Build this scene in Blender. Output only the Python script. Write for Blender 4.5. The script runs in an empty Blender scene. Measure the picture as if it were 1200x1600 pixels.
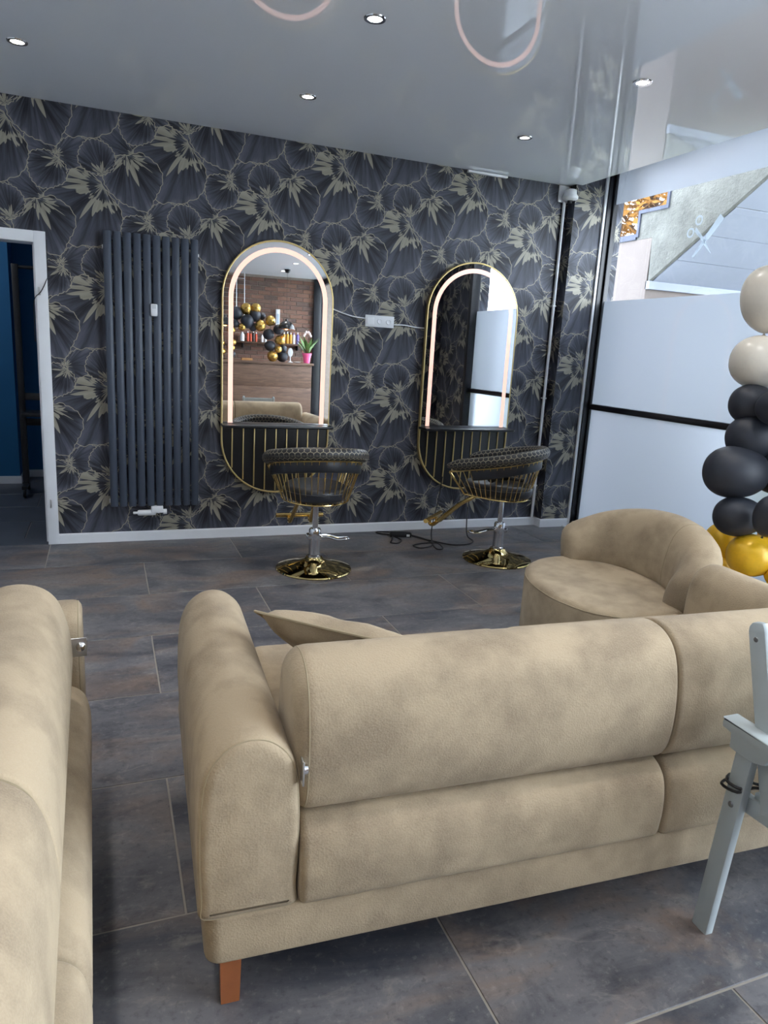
import bpy, bmesh, math, random
from math import sin, cos, pi, radians, sqrt, atan2
from mathutils import Vector, Matrix
random.seed(7)
S = bpy.context.scene
C = S.collection

# ------------------------------------------------------------------ camera
YAW, PITCH, ROLL = radians(21.788), radians(12.788), radians(3.317)
fw = Vector((sin(YAW)*cos(PITCH), cos(YAW)*cos(PITCH), -sin(PITCH)))
rt = Vector((cos(YAW), -sin(YAW), 0)); up = rt.cross(fw)
R_ = cos(ROLL)*rt + sin(ROLL)*up
U_ = -sin(ROLL)*rt + cos(ROLL)*up
cam = bpy.data.cameras.new('camera'); camo = bpy.data.objects.new('camera', cam); C.objects.link(camo)
m = Matrix((R_, U_, -fw)).transposed().to_4x4(); m.translation = (0, 0, 1.42); camo.matrix_world = m
cam.sensor_fit = 'VERTICAL'; cam.sensor_height = 36.0; cam.lens = 1108.12/1600*36; cam.clip_start = 0.02
S.camera = camo

# ------------------------------------------------------------------ world, exposure
W = bpy.data.worlds.new('sky'); S.world = W; W.use_nodes = True
bg = W.node_tree.nodes['Background']; bg.inputs[0].default_value = (0.80, 0.89, 1.0, 1); bg.inputs[1].default_value = 5.6
S.view_settings.view_transform = 'Standard'; S.view_settings.look = 'None'
S.view_settings.exposure = 1.3; S.view_settings.gamma = 1.0; S.view_settings.use_curve_mapping = False
S.cycles.use_denoising = True
S.cycles.max_bounces = 9; S.cycles.diffuse_bounces = 4; S.cycles.glossy_bounces = 5; S.cycles.transmission_bounces = 6
S.cycles.transparent_max_bounces = 10; S.cycles.sample_clamp_indirect = 6.0
LAMP_W = 15.0; LED = 0.33

# ------------------------------------------------------------------ room measures (metres; X along the back wall, Y towards it)
YB, XL, XW, YF, CZ = 5.18, -2.05, 3.88, -3.10, 2.78
XE = 3.42            # entrance glazing plane behind the camera

# ------------------------------------------------------------------ materials
class NT:
    def __init__(s, mat):
        s.m = mat; mat.use_nodes = True; s.t = mat.node_tree; s.n = s.t.nodes; s.l = s.t.links
        s.b = s.n['Principled BSDF']; s.out = s.n['Material Output']
    def put(s, sock, v):
        if isinstance(v, bpy.types.NodeSocket): s.l.new(v, sock)
        elif isinstance(v, (int, float)):
            try: sock.default_value = v
            except TypeError: sock.default_value = (v, v, v)
        else:
            v = tuple(v)
            try: sock.default_value = v
            except (TypeError, ValueError): sock.default_value = v + (1,)
    def math(s, op, a, b=0.0, c=0.0, clamp=False):
        n = s.n.new('ShaderNodeMath'); n.operation = op; n.use_clamp = clamp
        s.put(n.inputs[0], a); s.put(n.inputs[1], b); s.put(n.inputs[2], c); return n.outputs[0]
    def vm(s, op, a, b=(0, 0, 0), out=0):
        n = s.n.new('ShaderNodeVectorMath'); n.operation = op
        s.put(n.inputs[0], a)
        if op == 'SCALE': s.put(n.inputs['Scale'], b)
        else: s.put(n.inputs[1], b)
        return n.outputs[out]
    def mix(s, f, a, b):
        n = s.n.new('ShaderNodeMix'); n.data_type = 'RGBA'
        s.put(n.inputs[0], f); s.put(n.inputs[6], a); s.put(n.inputs[7], b); return n.outputs[2]
    def mixv(s, f, a, b):
        n = s.n.new('ShaderNodeMix'); n.data_type = 'VECTOR'
        s.put(n.inputs[0], f); s.put(n.inputs[4], a); s.put(n.inputs[5], b); return n.outputs[1]
    def xyz(s, v):
        n = s.n.new('ShaderNodeSeparateXYZ'); s.put(n.inputs[0], v); return n.outputs
    def vec(s, x, y, z=0.0):
        n = s.n.new('ShaderNodeCombineXYZ'); s.put(n.inputs[0], x); s.put(n.inputs[1], y); s.put(n.inputs[2], z); return n.outputs[0]
    def coord(s, k='Object'): return s.n.new('ShaderNodeTexCoord').outputs[k]
    def pos(s): return s.n.new('ShaderNodeNewGeometry').outputs['Position']
    def rnd(s): return s.n.new('ShaderNodeObjectInfo').outputs['Random']
    def noise(s, v, scale, detail=3, rough=0.55, dist=0.0, col=False):
        n = s.n.new('ShaderNodeTexNoise'); s.put(n.inputs['Vector'], v); n.inputs['Scale'].default_value = scale
        n.inputs['Detail'].default_value = detail; n.inputs['Roughness'].default_value = rough; n.inputs['Distortion'].default_value = dist
        return n.outputs['Color' if col else 'Fac']
    def ramp(s, f, stops):
        n = s.n.new('ShaderNodeValToRGB'); s.put(n.inputs[0], f); e = n.color_ramp.elements
        while len(e) < len(stops): e.new(0.5)
        for i, (p, c) in enumerate(stops):
            e[i].position = p; e[i].color = (c, c, c, 1) if isinstance(c, (int, float)) else tuple(c)+(1,)
        return n.outputs[0]
    def sm(s, v, a, b):
        n = s.n.new('ShaderNodeMapRange'); n.interpolation_type = 'SMOOTHSTEP'
        s.put(n.inputs[0], v); n.inputs[1].default_value = a; n.inputs[2].default_value = b; return n.outputs[0]
    def bump(s, h, strength=0.2, dist=0.01):
        n = s.n.new('ShaderNodeBump'); n.inputs['Strength'].default_value = strength; n.inputs['Distance'].default_value = dist
        s.put(n.inputs['Height'], h); s.l.new(n.outputs[0], s.b.inputs['Normal'])
    def set(s, **k):
        for a, v in k.items(): s.put(s.b.inputs[a.replace('_', ' ')], v)

def sr(r, g, b):   # sRGB bytes to linear
    f = lambda c: (c/255/12.92) if c <= 10 else ((c/255+0.055)/1.055)**2.4
    return (f(r), f(g), f(b))
MATS = {}
def mat(name, color=(0.5, 0.5, 0.5), rough=0.5, metal=0.0, vary=0.0, scale=8.0, bump=0.0, bscale=60.0, spec=0.5):
    mt = bpy.data.materials.new(name); t = NT(mt)
    c = tuple(color)
    if vary:
        n = t.noise(t.coord(), scale, 4)
        t.set(Base_Color=t.mix(t.ramp(n, [(0.3, 0.0), (0.7, 1.0)]), tuple(x*(1-vary) for x in c), tuple(min(1, x*(1+vary)) for x in c)))
    else: t.set(Base_Color=c)
    t.set(Roughness=rough, Metallic=metal); t.b.inputs['Specular IOR Level'].default_value = spec
    if bump: t.bump(t.noise(t.coord(), bscale, 3), bump, 0.004)
    MATS[name] = mt; return mt

mat('white_paint', sr(226, 228, 232), 0.35, vary=0.02)
mat('white_plastic', sr(228, 230, 234), 0.3, vary=0.015)
mat('wall_paint', sr(205, 208, 212), 0.7, vary=0.03, scale=3, bump=0.1)
mat('anthracite', sr(62, 70, 84), 0.42, vary=0.06, scale=12, bump=0.03, bscale=300)
mat('gold_metal', (0.78, 0.56, 0.22), 0.14, 1.0, vary=0.05)
mat('gold_polished', (0.62, 0.47, 0.20), 0.05, 1.0, vary=0.05, scale=3)
mat('gold_paint', sr(206, 182, 124), 0.35, 0.6, vary=0.05)
mat('chrome', (0.75, 0.76, 0.78), 0.10, 1.0, vary=0.03)
mat('zinc', (0.66, 0.67, 0.68), 0.3, 1.0, vary=0.06, scale=40)
mat('black_leather', sr(34, 36, 42), 0.38, vary=0.12, scale=20, bump=0.12, bscale=220)
mat('black_matte', sr(24, 25, 29), 0.45, vary=0.1, scale=14)
mat('black_satin', sr(22, 23, 27), 0.28, vary=0.1, scale=6)
mat('frame_black', sr(25, 26, 31), 0.35, vary=0.1, scale=5)
mat('black_cable', sr(17, 17, 20), 0.45, vary=0.05)
mat('seam', sr(160, 146, 120), 0.9, vary=0.05)
mat('wood_leg', sr(148, 88, 52), 0.4, vary=0.18, scale=9)
mat('grey_paint', sr(166, 175, 178), 0.4, vary=0.03, scale=10)
mat('screw', sr(120, 122, 126), 0.35, 0.9, vary=0.1)
mat('cushion_grey', sr(92, 98, 112), 0.9, vary=0.08, scale=30, bump=0.3, bscale=400)
mat('blue_wall', sr(22, 92, 138), 0.75, vary=0.05, scale=3, bump=0.08)
mat('dark_tile', sr(70, 74, 82), 0.4, vary=0.15, scale=4)
mat('grout', sr(150, 144, 136), 0.9, vary=0.06, scale=30)
mat('balloon_black', sr(46, 50, 60), 0.5, vary=0.05)
mat('balloon_gold', sr(236, 186, 40), 0.3, 0.1, vary=0.05)
mat('balloon_bronze', sr(196, 158, 84), 0.24, 0.8, vary=0.04)
mat('balloon_white', sr(236, 228, 214), 0.3, vary=0.02)
mat('confetti', sr(120, 118, 84), 0.4, 0.3, vary=0.2, scale=50)
mat('peach_plaster', sr(106, 97, 93), 0.9, vary=0.05, scale=4, bump=0.3, bscale=40)
mat('soffit_white', sr(130, 135, 147), 0.8, vary=0.03, scale=5, bump=0.25, bscale=20)
mat('stone_dark', sr(62, 66, 80), 0.8, vary=0.25, scale=8, bump=0.3)
mat('asphalt', sr(70, 74, 84), 0.9, vary=0.08, scale=6)
mat('bounce_paving', sr(200, 200, 196), 0.9, vary=0.06, scale=3)
mat('gold_leaf', sr(138, 96, 34), 0.7, vary=0.35, scale=3)
mat('green_leaf', sr(176, 190, 90), 0.7, vary=0.3, scale=2)
mat('plant_leaf', sr(92, 128, 66), 0.5, vary=0.25, scale=20)
mat('petal', sr(236, 214, 214), 0.6, vary=0.05)
mat('bark', sr(96, 76, 62), 0.9, vary=0.2, bump=0.4)
mat('mortar', sr(150, 138, 128), 0.95, vary=0.1, scale=20, bump=0.4)
mat('pink_pot', sr(232, 96, 148), 0.35, vary=0.04)
mat('copper_inside', sr(240, 120, 40), 0.4, 0.3, vary=0.05)
mat('shelf_wood', sr(84, 60, 44), 0.6, vary=0.25, scale=10)
mat('label_orange', sr(206, 82, 48), 0.4, vary=0.1)
mat('label_amber', sr(206, 152, 50), 0.4, vary=0.1)
mat('label_white', sr(224, 226, 230), 0.4, vary=0.03)
mat('label_violet', sr(106, 92, 160), 0.4, vary=0.1)
mat('bottle_dark', sr(58, 40, 38), 0.3, vary=0.1)
mat('sticker_grey', sr(168, 182, 196), 0.6, vary=0.05)
mat('wood_light', sr(190, 138, 88), 0.5, vary=0.2, scale=12)

def m_emit(name, color, strength):
    mt = bpy.data.materials.new(name); t = NT(mt)
    t.set(Base_Color=color, Emission_Color=color, Emission_Strength=strength); MATS[name] = mt
m_emit('led_strip', (1.0, 0.60, 0.48), LED)
m_emit('lamp_glow', (1.0, 0.96, 0.9), 9.0)
m_emit('lamp_glow_dim', (1.0, 0.96, 0.9), 1.6)
m_emit('bulb_glow', (1.0, 0.55, 0.2), 3.0)

def m_fabric():
    mt = bpy.data.materials.new('suede'); t = NT(mt); p = t.coord()
    p = t.vm('ADD', p, t.vm('SCALE', (1, 1, 1), t.math('MULTIPLY', t.rnd(), 17.0)))
    n1 = t.noise(p, 5.0, 2, 0.5, 0.2); n2 = t.noise(p, 19, 3, 0.6); n3 = t.noise(p, 330, 2, 0.6)
    f = t.math('ADD', t.math('MULTIPLY', n1, 0.7), t.math('MULTIPLY', n2, 0.3))
    f = t.ramp(f, [(0.36, 0.0), (0.58, 1.0)])
    c = t.mix(f, sr(137, 122, 102), sr(170, 153, 128))
    c = t.mix(t.math('MULTIPLY', t.ramp(n3, [(0.35, 0.0), (0.7, 1.0)]), 0.25), c, sr(188, 170, 144))
    t.set(Base_Color=c, Roughness=0.85); t.b.inputs['Specular IOR Level'].default_value = 0.2
    t.b.inputs['Sheen Weight'].default_value = 0.08; t.b.inputs['Sheen Roughness'].default_value = 0.5
    v = t.n.new('ShaderNodeTexVoronoi'); t.put(v.inputs['Vector'], p); v.inputs['Scale'].default_value = 190
    h = t.math('ADD', t.math('MULTIPLY', v.outputs['Distance'], 0.5), t.math('MULTIPLY', n3, 0.5))
    t.bump(h, 0.35, 0.003); MATS['suede'] = mt
m_fabric()

def m_slate():
    mt = bpy.data.materials.new('slate_tile'); t = NT(mt); r = t.rnd()
    p = t.vm('ADD', t.coord(), t.vec(t.math('MULTIPLY', r, 37.0), t.math('MULTIPLY', r, 91.0), 0))
    x = t.xyz(p)
    q = t.vec(t.math('MULTIPLY', x[0], 0.55), x[1], x[2])        # cleft runs along the tile
    n1 = t.noise(q, 2.6, 6, 0.62, 0.9); n2 = t.noise(q, 7, 7, 0.66, 0.5); n3 = t.noise(p, 42, 5, 0.7)
    n4 = t.noise(t.vm('ADD', q, (5, 9, 3)), 3.1, 5, 0.6, 1.1)
    c = t.mix(t.ramp(n1, [(0.33, 0.0), (0.66, 1.0)]), sr(58, 61, 71), sr(118, 116, 118))
    c = t.mix(t.math('MULTIPLY', t.ramp(n4, [(0.48, 0.0), (0.68, 1.0)]), 0.7), c, sr(126, 107, 93))
    c = t.mix(t.math('MULTIPLY', t.ramp(n2, [(0.3, 1.0), (0.48, 0.0)]), 0.75), c, sr(44, 47, 58))
    c = t.mix(t.math('MULTIPLY', t.ramp(n2, [(0.58, 0.0), (0.74, 1.0)]), 0.7), c, sr(148, 142, 134))
    # pale mineral veins
    v = t.math('ABSOLUTE', t.math('SUBTRACT', t.noise(q, 3.2, 5, 0.6, 1.6), 0.5))
    c = t.mix(t.math('MULTIPLY', t.ramp(v, [(0.0, 1.0), (0.012, 0.0)]), t.ramp(n1, [(0.5, 0.0), (0.62, 0.3)])), c, sr(158, 152, 144))
    c = t.mix(t.math('MULTIPLY', t.ramp(n3, [(0.56, 0.0), (0.74, 1.0)]), 0.38), c, sr(160, 156, 150))
    c = t.mix(t.math('MULTIPLY', t.ramp(n3, [(0.30, 1.0), (0.46, 0.0)]), 0.5), c, sr(44, 46, 54))
    t.set(Base_Color=c, Roughness=t.math('ADD', 0.34, t.math('MULTIPLY', n2, 0.25)))
    t.bump(t.math('ADD', t.math('MULTIPLY', n2, 0.7), t.math('MULTIPLY', n3, 0.3)), 0.25, 0.006); MATS['slate_tile'] = mt
m_slate()

def m_brick():
    mt = bpy.data.materials.new('brick_face'); t = NT(mt); r = t.rnd()
    n = t.noise(t.vm('ADD', t.coord(), t.vec(t.math('MULTIPLY', r, 50.0), 0, 0)), 18, 4)
    c = t.ramp(r, [(0.0, sr(92, 62, 54)), (0.35, sr(112, 74, 60)), (0.6, sr(130, 92, 74)), (0.8, sr(78, 58, 54)), (1.0, sr(60, 48, 48))])
    c = t.mix(t.math('MULTIPLY', n, 0.5), c, sr(148, 122, 106))
    t.set(Base_Color=c, Roughness=0.9); t.bump(n, 0.5, 0.01); MATS['brick_face'] = mt
m_brick()

def m_planks():
    mt = bpy.data.materials.new('counter_wood'); t = NT(mt); x = t.xyz(t.coord())
    q = t.vec(t.math('MULTIPLY', x[0], 1.2), x[1], t.math('MULTIPLY', x[2], 9.0))
    n = t.noise(q, 3, 6, 0.65, 0.6); n2 = t.noise(t.vec(x[0], x[1], t.math('MULTIPLY', x[2], 30)), 4, 4)
    c = t.mix(t.ramp(n, [(0.3, 0.0), (0.7, 1.0)]), sr(70, 50, 40), sr(128, 98, 78))
    c = t.mix(t.math('MULTIPLY', n2, 0.4), c, sr(98, 74, 60))
    t.set(Base_Color=c, Roughness=0.55); MATS['counter_wood'] = mt
m_planks()

def m_concrete():
    mt = bpy.data.materials.new('rough_concrete'); t = NT(mt); p = t.coord()
    n = t.noise(p, 5, 6, 0.65); n2 = t.noise(p, 28, 5, 0.7)
    c = t.mix(t.ramp(n, [(0.3, 0.0), (0.7, 1.0)]), sr(84, 84, 80), sr(110, 110, 105))
    c = t.mix(t.math('MULTIPLY', t.ramp(n2, [(0.3, 1.0), (0.42, 0.0)]), 0.5), c, sr(72, 72, 71))
    t.set(Base_Color=c, Roughness=0.95); t.bump(n2, 0.8, 0.02); MATS['rough_concrete'] = mt
m_concrete()

def m_ceiling():
    mt = bpy.data.materials.new('stretch_ceiling'); t = NT(mt); n = t.noise(t.pos(), 0.8, 2)
    t.set(Base_Color=t.mix(n, sr(230, 235, 243), sr(236, 241, 248)), Roughness=0.016)
    t.b.inputs['IOR'].default_value = 1.75; MATS['stretch_ceiling'] = mt
m_ceiling()

def m_mirror():
    mt = bpy.data.materials.new('mirror_silver'); t = NT(mt)
    t.set(Base_Color=(0.9, 0.91, 0.92), Metallic=1.0, Roughness=0.0); MATS['mirror_silver'] = mt
m_mirror()

def m_glass():
    mt = bpy.data.materials.new('clear_glass'); t = NT(mt)
    tr = t.n.new('ShaderNodeBsdfTransparent'); gl = t.n.new('ShaderNodeBsdfGlossy'); gl.inputs['Roughness'].default_value = 0.02
    tr.inputs[0].default_value = (0.95, 0.97, 0.97, 1)
    ge = t.n.new('ShaderNodeNewGeometry'); c_ = t.math('ABSOLUTE', t.vm('DOT_PRODUCT', ge.outputs['Incoming'], ge.outputs['Normal'], out=1))
    fr = t.math('ADD', 0.05, t.math('MULTIPLY', 0.95, t.math('POWER', t.math('SUBTRACT', 1.0, c_), 5.0)))
    mx = t.n.new('ShaderNodeMixShader'); t.l.new(fr, mx.inputs[0]); t.l.new(tr.outputs[0], mx.inputs[1]); t.l.new(gl.outputs[0], mx.inputs[2])
    t.l.new(mx.outputs[0], t.out.inputs[0]); MATS['clear_glass'] = mt
    mt = bpy.data.materials.new('frosted_film'); t = NT(mt)       # blurred see-through film on the pane
    re = t.n.new('ShaderNodeBsdfRefraction'); re.inputs['IOR'].default_value = 1.25; re.inputs['Roughness'].default_value = 0.62
    re.inputs[0].default_value = (0.275, 0.295, 0.335, 1)
    tl = t.n.new('ShaderNodeBsdfTranslucent'); tl.inputs[0].default_value = (0.335, 0.36, 0.41, 1)
    df = t.n.new('ShaderNodeBsdfDiffuse'); df.inputs[0].default_value = (0.75, 0.78, 0.82, 1)
    gl = t.n.new('ShaderNodeBsdfGlossy'); gl.inputs['Roughness'].default_value = 0.015
    def mx(f, a, b):
        n = t.n.new('ShaderNodeMixShader'); t.put(n.inputs[0], f); t.l.new(a.outputs[0], n.inputs[1]); t.l.new(b.outputs[0], n.inputs[2]); return n
    for nm_, cl_, tr_ in (('vinyl_grey', (0.42, 0.48, 0.54), 0.55),):     # thin vinyl lets daylight through
        m2 = bpy.data.materials.new(nm_); t2 = NT(m2); a_ = t2.n.new('ShaderNodeBsdfTranslucent'); a_.inputs[0].default_value = cl_+(1,)
        b_ = t2.n.new('ShaderNodeBsdfDiffuse'); b_.inputs[0].default_value = cl_+(1,); c_ = t2.n.new('ShaderNodeBsdfTransparent')
        x1 = t2.n.new('ShaderNodeMixShader'); x1.inputs[0].default_value = 0.4; t2.l.new(a_.outputs[0], x1.inputs[1]); t2.l.new(b_.outputs[0], x1.inputs[2])
        x2 = t2.n.new('ShaderNodeMixShader'); x2.inputs[0].default_value = tr_; t2.l.new(x1.outputs[0], x2.inputs[1]); t2.l.new(c_.outputs[0], x2.inputs[2])
        t2.l.new(x2.outputs[0], t2.out.inputs[0]); MATS[nm_] = m2
    s = mx(0.45, re, tl); s = mx(0.12, s, df)
    ge = t.n.new('ShaderNodeNewGeometry'); c_ = t.math('ABSOLUTE', t.vm('DOT_PRODUCT', ge.outputs['Incoming'], ge.outputs['Normal'], out=1))
    s = mx(t.math('ADD', 0.05, t.math('MULTIPLY', 0.9, t.math('POWER', t.math('SUBTRACT', 1.0, c_), 5.0))), s, gl)
    t.l.new(s.outputs[0], t.out.inputs[0]); MATS['frosted_film'] = mt
m_glass()

def m_hex():
    """black leather with a gold honeycomb print, in metres along the roll"""
    mt = bpy.data.materials.new('honeycomb_leather'); t = NT(mt); uv = t.coord('UV')
    p = t.vm('SCALE', uv, 1/0.034)
    sx, sy = 1.0, 1.7320508
    def cell(off):
        q = t.vm('ADD', p, off); q = t.vm('MODULO', t.vm('ADD', q, (173.205*0+100, 173.20508, 0)), (sx, sy, 1))
        return t.vm('SUBTRACT', q, (sx/2, sy/2, 0))
    a = cell((0, 0, 0)); b = cell((sx/2, sy/2, 0))
    f = t.math('LESS_THAN', t.vm('LENGTH', b, out=1), t.vm('LENGTH', a, out=1))
    g = t.vm('ABSOLUTE', t.mixv(f, a, b)); gx = t.xyz(g)
    d = t.math('MAXIMUM', gx[0], t.math('ADD', t.math('MULTIPLY', gx[0], 0.5), t.math('MULTIPLY', gx[1], 0.8660254)))
    ln = t.sm(d, 0.43, 0.46)
    t.set(Base_Color=t.mix(ln, sr(30, 31, 36), sr(150, 142, 120)), Roughness=0.42)
    t.bump(t.math('MULTIPLY', d, -1.0), 0.5, 0.006); MATS['honeycomb_leather'] = mt
m_hex()

FLOWERS=[
 ('F', [1.706, 2.298], [1.799, 2.224], 0.15, [0.104, 0.096, 0.085, 0.079, 0.085, 0.092, 0.098, 0.107, 0.115, 0.122, 0.117, 0.074, 0.081, 0.06, 0.052, 0.065, 0.078, 0.091, 0.091, 0.082, 0.073, 0.063, 0.068, 0.093, 0.104]),
 ('G', [1.802, 2.528], [1.88, 2.484], 0.12, [0.092, 0.091, 0.09, 0.082, 0.07, 0.059, 0.059, 0.061, 0.064, 0.069, 0.088, 0.095, 0.077, 0.041, 0.039, 0.036, 0.033, 0.031, 0.028, 0.026, 0.05, 0.08, 0.109, 0.1, 0.092]),
 ('E', [1.965, 2.507], [1.884, 2.485], 0.16, [0.086, 0.083, 0.081, 0.084, 0.09, 0.103, 0.103, 0.1, 0.095, 0.08, 0.073, 0.076, 0.08, 0.083, 0.097, 0.124, 0.117, 0.106, 0.096, 0.087, 0.084, 0.082, 0.084, 0.086, 0.086]),
 ('D', [2.033, 2.19], [2.151, 2.343], 0.4, [0.212, 0.19, 0.203, 0.216, 0.238, 0.243, 0.224, 0.234, 0.231, 0.243, 0.24, 0.236, 0.222, 0.201, 0.183, 0.183, 0.197, 0.214, 0.236, 0.237, 0.196, 0.192, 0.213, 0.238, 0.212]),
 ('C', [1.796, 2.065], [1.758, 2.223], 0.36, [0.183, 0.173, 0.163, 0.154, 0.153, 0.154, 0.158, 0.18, 0.192, 0.171, 0.162, 0.166, 0.179, 0.192, 0.196, 0.192, 0.186, 0.187, 0.165, 0.158, 0.17, 0.157, 0.157, 0.169, 0.183]),
 ('B', [2.114, 2.498], [2.144, 2.41], 0.24, [0.11, 0.116, 0.113, 0.108, 0.103, 0.101, 0.104, 0.107, 0.105, 0.105, 0.108, 0.11, 0.112, 0.112, 0.111, 0.109, 0.108, 0.106, 0.108, 0.11, 0.111, 0.109, 0.108, 0.109, 0.11]),
 ('A', [1.829, 2.392], [1.892, 2.458], 0.22, [0.113, 0.113, 0.115, 0.118, 0.122, 0.118, 0.111, 0.107, 0.104, 0.11, 0.116, 0.114, 0.112, 0.112, 0.108, 0.098, 0.102, 0.108, 0.113, 0.115, 0.121, 0.128, 0.12, 0.115, 0.113]),
]
# printed wallpaper: overlapping fan flowers on a half-drop repeat (0.53 x 0.64 m); name, centre, ray origin, size, outline radius by angle
def m_wallpaper(name, axis):
    mt = bpy.data.materials.new(name); t = NT(mt); P = t.xyz(t.pos())
    X = P[0] if axis == 'X' else P[1]; Z = P[2]
    if axis != 'X': X = t.math('SUBTRACT', 9.1, X)
    def local(c):
        dx = t.math('SUBTRACT', X, c[0]); k = t.math('ROUND', t.math('DIVIDE', dx, 0.53))
        lx = t.math('SUBTRACT', dx, t.math('MULTIPLY', k, 0.53))
        lz = t.math('WRAP', t.math('ADD', t.math('SUBTRACT', Z, c[1]), t.math('MULTIPLY', k, 0.32)), 0.32, -0.32)
        return lx, lz
    # background: loose spikes
    bx, bz = local((1.80, 2.30))
    st = t.vec(t.math('SUBTRACT', bx, 0.05), t.math('ADD', bz, 0.05), 0.02); prm = t.vec(0.31, 0.2, 0)
    for i, (nm, c, rc, size, R) in enumerate(FLOWERS):
        lx, lz = local(c)
        th = t.math('ARCTAN2', lz, lx)
        fc = t.n.new('ShaderNodeFloatCurve'); cv = fc.mapping.curves[0]
        n = len(R)
        cv.points[0].location = (0, R[0]/0.4); cv.points[1].location = (1, R[-1]/0.4)
        for j in range(1, n-1): cv.points.new(j/(n-1), R[j]/0.4)
        fc.mapping.update()
        t.put(fc.inputs[1], t.math('ADD', t.math('DIVIDE', th, 2*pi), 0.5))
        wob = t.math('ADD', t.math('MULTIPLY', t.math('SINE', t.math('MULTIPLY', th, 17.0+i)), 0.0028), t.math('MULTIPLY', t.math('SINE', t.math('MULTIPLY', th, 38.0)), 0.0014))
        rad = t.math('ADD', t.math('MULTIPLY', fc.outputs[0], 0.4), wob)
        ln = t.math('SQRT', t.math('ADD', t.math('MULTIPLY', lx, lx), t.math('MULTIPLY', lz, lz)))
        e = t.math('SUBTRACT', rad, ln); msk = t.math('GREATER_THAN', e, 0.0)
        st = t.mixv(msk, st, t.vec(t.math('SUBTRACT', lx, rc[0]-c[0]), t.math('SUBTRACT', lz, rc[1]-c[1]), e))
        prm = t.mixv(msk, prm, (0.13*i+0.05, size, {'D': 1.0, 'C': 0.7}.get(nm, 0.45)))
    s = t.xyz(st); pr = t.xyz(prm)
    ln = t.math('SQRT', t.math('ADD', t.math('MULTIPLY', s[0], s[0]), t.math('MULTIPLY', s[1], s[1])))
    inv = t.math('DIVIDE', 1.0, t.math('MAXIMUM', ln, 0.001))
    ux = t.math('MULTIPLY', s[0], inv); uz = t.math('MULTIPLY', s[1], inv); rho = t.math('DIVIDE', ln, pr[1])
    seed = t.math('MULTIPLY', pr[0], 23.0)
    def ang(k, z): return t.vec(t.math('MULTIPLY', ux, k), t.math('MULTIPLY', uz, k), t.math('ADD', seed, t.math('MULTIPLY', rho, z)))
    n1 = t.noise(ang(4.2, 0.5), 1.0, 2, 0.6); n2 = t.noise(ang(9.0, 1.2), 1.0, 3, 0.6); n3 = t.noise(ang(2.2, 0.9), 1.0, 2, 0.5)
    # pointed gold tongues in a ragged star round a dark heart
    phi = t.math('ADD', t.math('DIVIDE', t.math('ARCTAN2', s[1], s[0]), 2*pi), t.math('MULTIPLY', t.math('SUBTRACT', n3, 0.5), 0.05))
    def spike(N, off):
        a_ = t.math('MULTIPLY', phi, float(N)); k_ = t.math('FLOOR', a_); fr = t.math('SUBTRACT', a_, k_)
        tri = t.math('SUBTRACT', 1.0, t.math('ABSOLUTE', t.math('SUBTRACT', t.math('MULTIPLY', fr, 2.0), 1.0)))
        w_ = t.n.new('ShaderNodeTexWhiteNoise'); w_.noise_dimensions = '2D'; t.put(w_.inputs['Vector'], t.vec(t.math('WRAP', k_, float(N), 0.0), t.math('ADD', seed, off)))
        return tri, w_.outputs['Value']
    big = t.sm(pr[2], 0.4, 1.0); side = t.sm(n3, 0.36, 0.56)          # tongues thin out on one side
    def star(N, off, base, hb, hs, zig):
        tr_, h_ = spike(N, off); tr2, h2 = spike(N+5, off+7)
        rb_ = t.math('ADD', base[0], t.math('MULTIPLY', big, base[1]))
        ro = t.math('ADD', rb_, t.math('MULTIPLY', t.math('MULTIPLY', t.math('POWER', tr_, 0.8), t.math('SUBTRACT', t.math('MULTIPLY', h_, 1.25), 0.25)), t.math('MULTIPLY', t.math('ADD', hs, t.math('MULTIPLY', big, hb)), t.math('ADD', 0.35, t.math('MULTIPLY', side, 0.75)))))
        ri = t.math('ADD', t.math('SUBTRACT', rb_, 0.10), t.math('MULTIPLY', t.math('MULTIPLY', tr2, h2), zig))
        return t.math('MULTIPLY', t.sm(t.math('SUBTRACT', ro, rho), 0.0, 0.02), t.sm(t.math('SUBTRACT', rho, ri), 0.0, 0.02))
    g1 = star(19, 0.0, (0.13, 0.20), 0.10, 0.30, 0.22); g2 = star(31, 3.0, (0.08, 0.22), 0.12, 0.30, 0.20); g3 = t.math('MULTIPLY', star(23, 11.0, (0.02, 0.03), 0.02, 0.20, 0.05), 0.9)
    gold = t.math('MULTIPLY', t.math('MAXIMUM', t.math('MAXIMUM', g1, g2), g3), t.math('ADD', 0.35, t.math('MULTIPLY', n2, 0.9)), clamp=True)
    c1 = n5 = n1
    # grey streaks, paler towards the petal edge
    edge = t.sm(rho, 0.30, 1.05)
    f = t.math('ADD', t.math('MULTIPLY', t.math('SUBTRACT', n2, 0.5), 2.0), t.math('ADD', t.math('MULTIPLY', edge, 0.55), t.math('MULTIPLY', t.math('ADD', n3, t.math('MULTIPLY', c1, 0.8)), 0.25)), clamp=True)
    col = t.mix(f, sr(26, 27, 35), sr(86, 89, 102))
    near = t.sm(s[2], 0.0, 0.045)
    col = t.mix(t.math('MULTIPLY', t.math('SUBTRACT', 1.0, near), t.sm(n2, 0.35, 0.7)), col, sr(104, 106, 115))
    col = t.mix(gold, col, sr(160, 155, 139))
    line = t.math('SUBTRACT', 1.0, t.sm(s[2], 0.0030, 0.0052))
    col = t.mix(line, col, sr(162, 155, 136))
    t.set(Base_Color=col, Roughness=t.math('SUBTRACT', 0.55, t.math('MULTIPLY', t.math('MAXIMUM', line, gold), 0.15)))
    t.b.inputs['Specular IOR Level'].default_value = 0.35
    MATS[name] = mt
m_wallpaper('wallpaper_back', 'X')
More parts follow.
